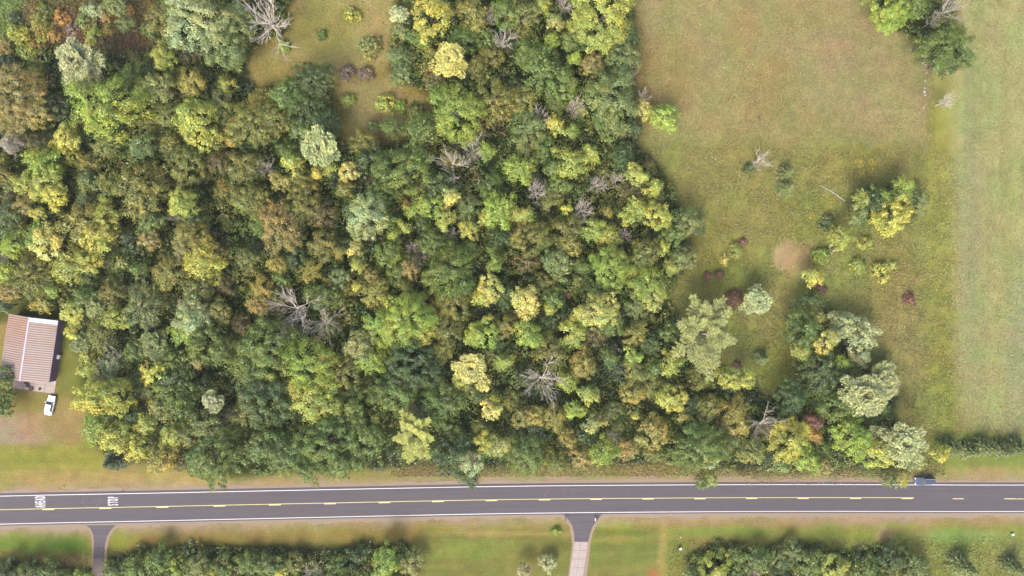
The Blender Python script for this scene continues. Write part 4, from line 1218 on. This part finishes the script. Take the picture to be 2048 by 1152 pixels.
b = MB(); x0, x1, y0, y1 = -hw+.14, hw-.14, -hl+.2, hl-.2
b.box(x0, x1, y0, y1, 0, EZ-.12)
zr = EZ-.12+(RIDGE-EZ)*(x1/hw); b.add([(x0, y0, EZ-.12), (x1, y0, EZ-.12), (0, y0, zr), (x0, y1, EZ-.12), (x1, y1, EZ-.12), (0, y1, zr)], [(0, 1, 2), (5, 4, 3), (0, 2, 5, 3), (1, 4, 5, 2)])
b.build('wall', M_WALL, shed)
# siding boards on the visible east and south walls
sb = MB()
for k in range(10): sb.box(x1, x1+.03, y0, y1, .05+k*.258, .05+k*.258+.235)
sb.build('siding', M_WALL, shed)
roofo = MB().box(-.05, .05, -hl+.02, hl-.02, RIDGE-.20, RIDGE-.10).build('roof', M_TRIM, shed)
npn = 14; pw = Ls/npn
slope = math.atan2(RIDGE-EZ, hw)
def panel_mesh(width, length, side):
    b_ = MB(); nrib = 2; pts = []
    seg = width/nrib
    for k in range(nrib):
        a = k*seg; pts += [(a, 0), (a+seg*.42, 0), (a+seg*.5, .09), (a+seg*.9, .09)]
    pts.append((width-.004, 0))
    vs = []; 
    for (a, h) in pts:
        for t_ in (0, 1):
            vs.append((side*(hw*t_), a, RIDGE-(RIDGE-EZ)*t_+h)); 
    fs = [(2*k, 2*k+1, 2*k+3, 2*k+2) if side < 0 else (2*k+2, 2*k+3, 2*k+1, 2*k) for k in range(len(pts)-1)]
    b_.add(vs, fs); return b_
for side in (-1, 1):
    for k in range(npn):
        m = panel_mesh(pw, hw, side).mesh('roof_panel'); at_ = m.attributes.new('rust', 'FLOAT', 'FACE')
        fr_ = k/(npn-1)              # 0 south .. 1 north
        v = (.10+.42*min(1, fr_*1.4) if side < 0 else .10+.08*math.sin(k*1.7)+.12*fr_)
        at_.data.foreach_set('value', np.array([v+(.38 if f_ % 4 in (0, 1) else -.22) for f_ in range(len(m.polygons))], np.float32))
        o = ob('roof_panel', m, roofo, M_NEWROOF if (side > 0 and k == npn-1) else M_ROOF); o.location = (0, -hl+k*pw, .0)
b = MB(); zc_ = RIDGE+.075
b.add([(-.17, -hl-.05, zc_-.03), (0, -hl-.05, zc_+.02), (.17, -hl-.05, zc_-.03), (-.17, hl+.05, zc_-.03), (0, hl+.05, zc_+.02), (.17, hl+.05, zc_-.03)], [(0, 1, 4, 3), (1, 2, 5, 4)])
b.build('ridge_cap', M_TRIM, roofo)
b = MB()
for s_ in (-1, 1): b.box(s_*hw-.06, s_*hw+.06, -hl, hl, EZ-.14, EZ-.02)
b.build('eave_trim', M_TRIM, roofo)
ybx = -hl+.41*Ls
b = MB().box(x1+.03, x1+.55, ybx-.45, ybx+.45, .35, 1.15); b.build('wall_box', M_WHITEP, shed)
M_GLASS = plain('dark_glass', (.03, .035, .045), .12, .05, 2, 0, .8)
# brown leaf litter on the patio
blooms('leaf_litter', [(54,770,5,120),(60,777,5,110),(50,766,3,50),(78,778,3,60)], (96, 66, 54), 'dark brown leaf litter lying on the concrete patio', 91, (.09, .12), 'leaf litter')

# ---------------------------------------------------------------- cars
M_CARWHITE = plain('white_car_paint', (.60, .60, .61), .22, .02, 1, 0, .6)
M_CARBLUE = plain('dark_blue_grey_car_paint', (.055, .065, .10), .2, .04, 1, .4, .7)
M_TYRE = plain('tyre_rubber', (.02, .02, .02), .85); M_RIM = plain('alloy_rim', (.45, .45, .46), .35, .05, 3, .8)
M_LAMP = plain('clear_lamp', (.7, .7, .68), .15); M_RED = plain('red_lamp', (.35, .02, .02), .2); M_CHROME = plain('silver_rail', (.7, .7, .72), .25, .03, 3, .7); M_BLACK = plain('black_plastic', (.02, .02, .022), .5)
def car(name, label, loc, rz, paint_, suv):
    t = thing(name, label, 'car', loc, rz)
    L, W = (4.7, 1.82) if not suv else (4.6, 1.86)
    # body stations front(+x) to rear: x, half width factor, deck height
    st = [(.50, .62, .52), (.485, .82, .66), (.44, .94, .74), (.30, 1.0, .84), (.15, 1.0, .93), (-.10, 1.0, .95), (-.28, 1.0, .97), (-.42, .97, .93 if not suv else 1.0), (-.485, .86, .82 if not suv else 1.0), (-.50, .72, .60)]
    if suv: st = [(a, b_, c+.10) for a, b_, c in st]
    vs = []; fs = []; ring = 8
    for (a, k, h) in st:
        x = a*L; hw_ = W/2*k
        vs += [(x, -hw_*.9, .22), (x, -hw_, .45), (x, -hw_*.985, h-.12), (x, -hw_*.86, h), (x, hw_*.86, h), (x, hw_*.985, h-.12), (x, hw_, .45), (x, hw_*.9, .22)]
    n = len(st)
    for i_ in range(n-1):
        for j in range(ring):
            fs.append((i_*ring+j, (i_+1)*ring+j, (i_+1)*ring+(j+1) % ring, i_*ring+(j+1) % ring))
    fs += [tuple(range(ring)), tuple((n-1)*ring+j for j in range(ring))[::-1]]
    MB().add(vs, fs).build('body', paint_, t, smooth=False)
    z0 = .93+(.1 if suv else 0); z1 = 1.44 if not suv else 1.70
    if not suv: xb = (.20*L, -.36*L); xt = (.06*L, -.22*L)
    else: xb = (.22*L, -.485*L); xt = (.09*L, -.43*L)
    wb, wt = W/2*.88, W/2*.70
    B = [(xb[0], -wb, z0), (xb[0], wb, z0), (xb[1], wb, z0), (xb[1], -wb, z0)]; Tt = [(xt[0], -wt, z1), (xt[0], wt, z1), (xt[1], wt, z1), (xt[1], -wt, z1)]
    MB().add(B+Tt+[(xt[0]-.25, 0, z1+.045), (xt[1]+.25, 0, z1+.045)], [(0, 1, 5, 4), (1, 2, 6, 5), (2, 3, 7, 6), (3, 0, 4, 7), (4, 5, 8), (5, 6, 9, 8), (6, 7, 9), (7, 4, 8, 9)]).build('cabin', paint_, t)
    def pane(nm, q, mat, off=.012, ins=.08):
        Q_ = [Vector(p) for p in q]; c = sum(Q_, Vector())/4; nn = (Q_[1]-Q_[0]).cross(Q_[3]-Q_[0]).normalized()
        if nn.dot(c-Vector((0, 0, .8))) < 0: nn = -nn
        P = [p+(c-p)*ins+nn*off for p in Q_]; MB().add(P+[p-nn*off*1.5 for p in P], [(0, 1, 2, 3), (7, 6, 5, 4), (0, 4, 5, 1), (1, 5, 6, 2), (2, 6, 7, 3), (3, 7, 4, 0)]).build(nm, mat, t)
    pane('windshield', [B[0], B[1], Tt[1], Tt[0]], M_GLASS); pane('rear_window', [B[2], B[3], Tt[3], Tt[2]], M_GLASS if suv else plain('pale_glass', (.32, .36, .38), .15))
    for s_, ii in ((-1, (3, 0)), (1, (1, 2))):
        a, b_ = B[ii[0]], B[ii[1]]; c_, d_ = Tt[ii[0]], Tt[ii[1]]
        mid = lambda p, q, f: tuple(Vector(p).lerp(Vector(q), f))
        for f0, f1 in ((.03, .49), (.51, .97)): pane('side_window', [mid(a, b_, f0), mid(a, b_, f1), mid(c_, d_, f1), mid(c_, d_, f0)], M_GLASS, .012, .06)
        MB().box(xb[0]-.35, xb[0]-.15, s_*(W/2+.09)-.09, s_*(W/2+.09)+.09, z0-.02, z0+.14).build('mirror', paint_, t)
        for fx, nm, mt in ((.485, 'headlight', M_LAMP), (-.49, 'tail_light', M_RED)):
            y_ = s_*W/2*.66; x_ = fx*L; MB().box(x_-.05, x_+.05, y_-.2, y_+.2, .62+(.1 if suv else 0), .74+(.1 if suv else 0)).build(nm, mt, t)
        for fx in (.31, -.30):
            wo_ = MB().cyl((fx*L, s_*(W/2-.09), .33), 'y', .33, .22, 16).build('wheel', M_TYRE, t); MB().cyl((fx*L, s_*(W/2+.022), .33), 'y', .2, .02, 12).build('rim', M_RIM, wo_)
        if suv: MB().tube([(xt[0]-.2, s_*wt*.88, z1+.03), (xt[0]-.3, s_*wt*.88, z1+.1), (xt[1]+.2, s_*wt*.88, z1+.1), (xt[1]+.1, s_*wt*.88, z1+.03)], [.035]*4, 5).build('roof_rail', M_CHROME, t)
    MB().box(.5*L-.03, .5*L+.02, -.45, .45, .34, .5).build('grille', M_BLACK if not suv else M_CHROME, t)
    return t
cx_, cy_ = unproj(99.5, 811, .7)
ang = math.atan2(unproj(103.5, 793, .8)[1]-unproj(95.5, 829, .8)[1], unproj(103.5, 793, .8)[0]-unproj(95.5, 829, .8)[0])
car('parked_car', 'white four-door sedan parked on the grass just below the shed patio', (cx_, cy_, 0), ang, M_CARWHITE, False).scale = (.93, .93, .93)
cx_, cy_ = unproj(1849, 961.5, .8)
car('parked_car', 'dark blue-grey wagon with silver roof rails parked on the road shoulder', (cx_, cy_, .055), math.pi+.01, M_CARBLUE, True)

# ---------------------------------------------------------------- roadside things
M_SIGNY = plain('yellow_sign', (.85, .68, .04), .4, .03, 2); M_STEEL = plain('galvanised_steel', (.35, .36, .36), .5, .1, 3, .5); M_WOODP = plain('weathered_wood', (.19, .15, .11), .9, .2, 8)
M_DKGREEN = plain('dark_green_metal', (.03, .06, .045), .45, .1, 4); M_BLK = plain('blackened', (.025, .022, .02), .8)
x, y = unproj(140, 966); t = thing('warning_sign', 'yellow diamond road sign on a post in the mown strip above the AHEAD lettering', 'road sign', (x, y, 0), math.radians(0))
MB().box(-.03, .03, -.03, .03, 0, 2.7).build('post', M_STEEL, t)
MB().add([(.04, 0, 1.55), (.04, .62, 2.17), (.04, 0, 2.79), (.04, -.62, 2.17), (.055, 0, 1.55), (.055, .62, 2.17), (.055, 0, 2.79), (.055, -.62, 2.17)], [(4, 5, 6, 7), (3, 2, 1, 0), (0, 1, 5, 4), (1, 2, 6, 5), (2, 3, 7, 6), (3, 0, 4, 7)]).build('sign_board', M_SIGNY, t)
oc = [(.059, .17*math.cos(math.radians(22.5+45*k)), 2.08+.17*math.sin(math.radians(22.5+45*k))) for k in range(8)]
MB().add(oc, [tuple(range(8))]).build('octagon', plain('sign_red', (.5, .02, .02), .4), t)
MB().add([(.059, -.04, 2.3), (.059, .04, 2.3), (.059, .04, 2.42), (.059, .11, 2.42), (.059, 0, 2.56), (.059, -.11, 2.42), (.059, -.04, 2.42)], [(0, 1, 2, 6), (3, 4, 5)]).build('arrow', M_BLK, t)
x, y = unproj(248, 980); t = thing('marker_post', 'short dark post on the gravel edge above the STOP lettering', 'post', (x, y, 0)); MB().tube([(0, 0, 0), (0, 0, 1.0)], [.06, .05], 8).build('post', M_BLK, t); MB().box(-.1, .1, -.07, .07, .95, 1.05).build('cap', M_BLK, t)
def mailbox(px, py, mat, label, rz, box_mat=None):
    x, y = unproj(px, py, .5); t = thing('mailbox', label, 'mailbox', (x, y, 0), rz)
    MB().box(-.05, .05, -.05, .05, 0, 1.05).build('post', M_WOODP, t)
    b_ = MB(); n = 8; V = []
    for yy in (-.3, .3):
        V += [(-.13, yy, 1.05), (.13, yy, 1.05)]+[(.13*math.cos(math.pi*k/n), yy, 1.22+.12*math.sin(math.pi*k/n)) for k in range(n+1)]
    m_ = n+3; b_.add(V, [tuple(range(m_)), tuple(range(m_, 2*m_))[::-1]]+[(k, k+m_, (k+1) % m_+m_, (k+1) % m_) for k in range(m_)]); b_.build('box', mat, t)
    MB().box(.135, .15, .05, .08, 1.15, 1.42).build('flag', M_RED, t)
    MB().box(-.1, .1, -.3, .45, 1.02, 1.049).build('shelf', M_WOODP, t); return t
mailbox(1131, 1038, M_DKGREEN, 'dark green mailbox on the west side of the concrete driveway mouth', math.pi)
mailbox(1190, 1037, M_WHITEP, 'white mailbox on a wooden post east of the driveway mouth', math.pi)
x, y = unproj(1192, 1042); t = thing('newspaper_box', 'brown tube box on a low post just below the white mailbox', 'newspaper box', (x, y, 0)); MB().box(-.05, .05, -.05, .05, 0, .8).build('post', M_WOODP, t); MB().box(-.14, .14, -.35, .35, .8, 1.05).build('box', plain('brown_box', (.14, .10, .08), .7), t)
x, y = unproj(742, 1080); t = thing('utility_marker', 'small white capped marker post standing alone in grass south of the road', 'marker post', (x, y, 0)); MB().tube([(0, 0, 0), (0, 0, 1.0)], [.09, .09], 8).build('post', M_WHITEP, t); MB().tube([(0, 0, 1.0), (0, 0, 1.25)], [.16, .12], 8).build('cap', M_WHITEP, t)
x, y = unproj(1359, 1095); t = thing('burn_barrel', 'small blackened barrel in the tall grass east of the lawn', 'barrel', (x, y, 0)); MB().tube([(0, 0, 0), (0, 0, .3), (0, 0, .32), (0, 0, .88)], [.29, .29, .31, .30], 12).build('drum', M_BLK, t); MB().tube([(0, 0, .88), (0, 0, .92)], [.32, .32], 12).build('rim', M_STEEL, t)
x, y = unproj(1359, 1071); t = thing('marker_post', 'thin pale stake in the tall grass north of the blackened barrel', 'stake', (x, y, 0)); MB().box(-.05, .05, -.05, .05, 0, 1.1).build('post', M_TRIM, t); MB().box(-.09, .09, -.09, .09, 1.1, 1.16).build('cap', M_WHITEP, t)
x, y = unproj(2023, 1068); t = thing('utility_box', 'white ground utility box in the grass at the lower east edge', 'utility box', (x, y, 0), .2); MB().box(-.3, .3, -.2, .2, 0, .5).build('body', M_TRIM, t); MB().box(-.32, .32, -.22, .22, .5, .56).build('lid', plain('pale_lid', (.33, .36, .36), .5), t)
# fallen pale trunk and field stones by the big lone tree
def log(pts, rads, label):
    P = [(*unproj(p[0], p[1], .3), .25) for p in pts]; o = Vector(P[0]); t = thing('fallen_log', label, 'log', (o.x, o.y, 0))
    MB().tube([(p[0]-o.x, p[1]-o.y, p[2]) for p in P], rads, 7).build('trunk', M_PALEBARK, t)
    q = Vector(P[1])-o; MB().tube([(q.x, q.y, .25), (q.x+.5, q.y+.25, .5)], [.06, .03], 5).build('branch_stub', M_PALEBARK, t)
log([(1841,121),(1849,109),(1858,97)], [.09, .12, .13], 'long pale fallen log slanting out from under the lone round tree')
log([(1841,128),(1846,125),(1850,124)], [.13, .15, .08], 'short pale log piece lying below the longer fallen log')
log([(1640,370),(1662,382),(1690,402)], [.05, .07, .09], 'thin pale fallen branch lying in the meadow west of the yellow-topped clump')
M_STONE = plain('field_stone', (.22, .20, .17), .9, .2, 5)
def stone_mesh(seed):
    r = random.Random(seed); b_ = MB(); n = 7; V = []
    for z, k in ((0, 1.0), (.12, 1.08), (.24, .65)): V += [(math.cos(6.283*i_/n)*.28*k*r.uniform(.75, 1.15), math.sin(6.283*i_/n)*.2*k*r.uniform(.75, 1.15), z+r.uniform(-.02, .02)*(z > 0)) for i_ in range(n)]
    F_ = [(l*n+i_, l*n+(i_+1) % n, (l+1)*n+(i_+1) % n, (l+1)*n+i_) for l in range(2) for i_ in range(n)]+[tuple(2*n+i_ for i_ in range(n))]
    return b_.add(V, F_).mesh('stone_shape')
SM = [stone_mesh(k) for k in range(3)]
for m in SM: m.materials.append(M_STONE)
sp = [(1851,130),(1852,146),(1850,162),(1849,176),(1848,183.5),(1850,190),(1847,215)]
for k, (a, b_) in enumerate(sp):
    x, y = unproj(a, b_); o = bpy.data.objects.new('field_stone', SM[k % 3]); COL.objects.link(o); o.location = (x, y, 0); o.rotation_euler = (0, 0, k*1.3); o.scale = (1, 1, 1) if k != 4 else (1.6, 1.4, 1.4)
    o['label'] = ('first', 'second', 'third', 'fourth', 'fifth', 'sixth', 'seventh', 'eighth', 'ninth', 'tenth', 'eleventh')[k]+' pale field stone counting southwards from the fallen log'; o['category'] = 'stone'; o['group'] = 'field stones along the field edge'

print('tris unique', sum(len(m.polygons)*2 for m in bpy.data.meshes), 'by stuff', sum(len(o.data.polygons)*2 for o in bpy.data.objects if o.type == 'MESH' and o.get('kind') == 'stuff'))

# ---------------------------------------------------------------- thin summer air between the drone and the ground
hm, ht_, hout = newmat('haze_air'); hv = N(ht_, 'ShaderNodeVolumePrincipled'); hv.inputs['Color'].default_value = (.95, 1.0, .93, 1); hv.inputs['Density'].default_value = HAZE; hv.inputs['Anisotropy'].default_value = .2
ht_.links.new(hv.outputs[0], hout.inputs['Volume'])
hz = MB().box(-5000, 5000, -5000, 5000, -1.0, CAM_H+3).build('haze', hm, None, 'stuff')
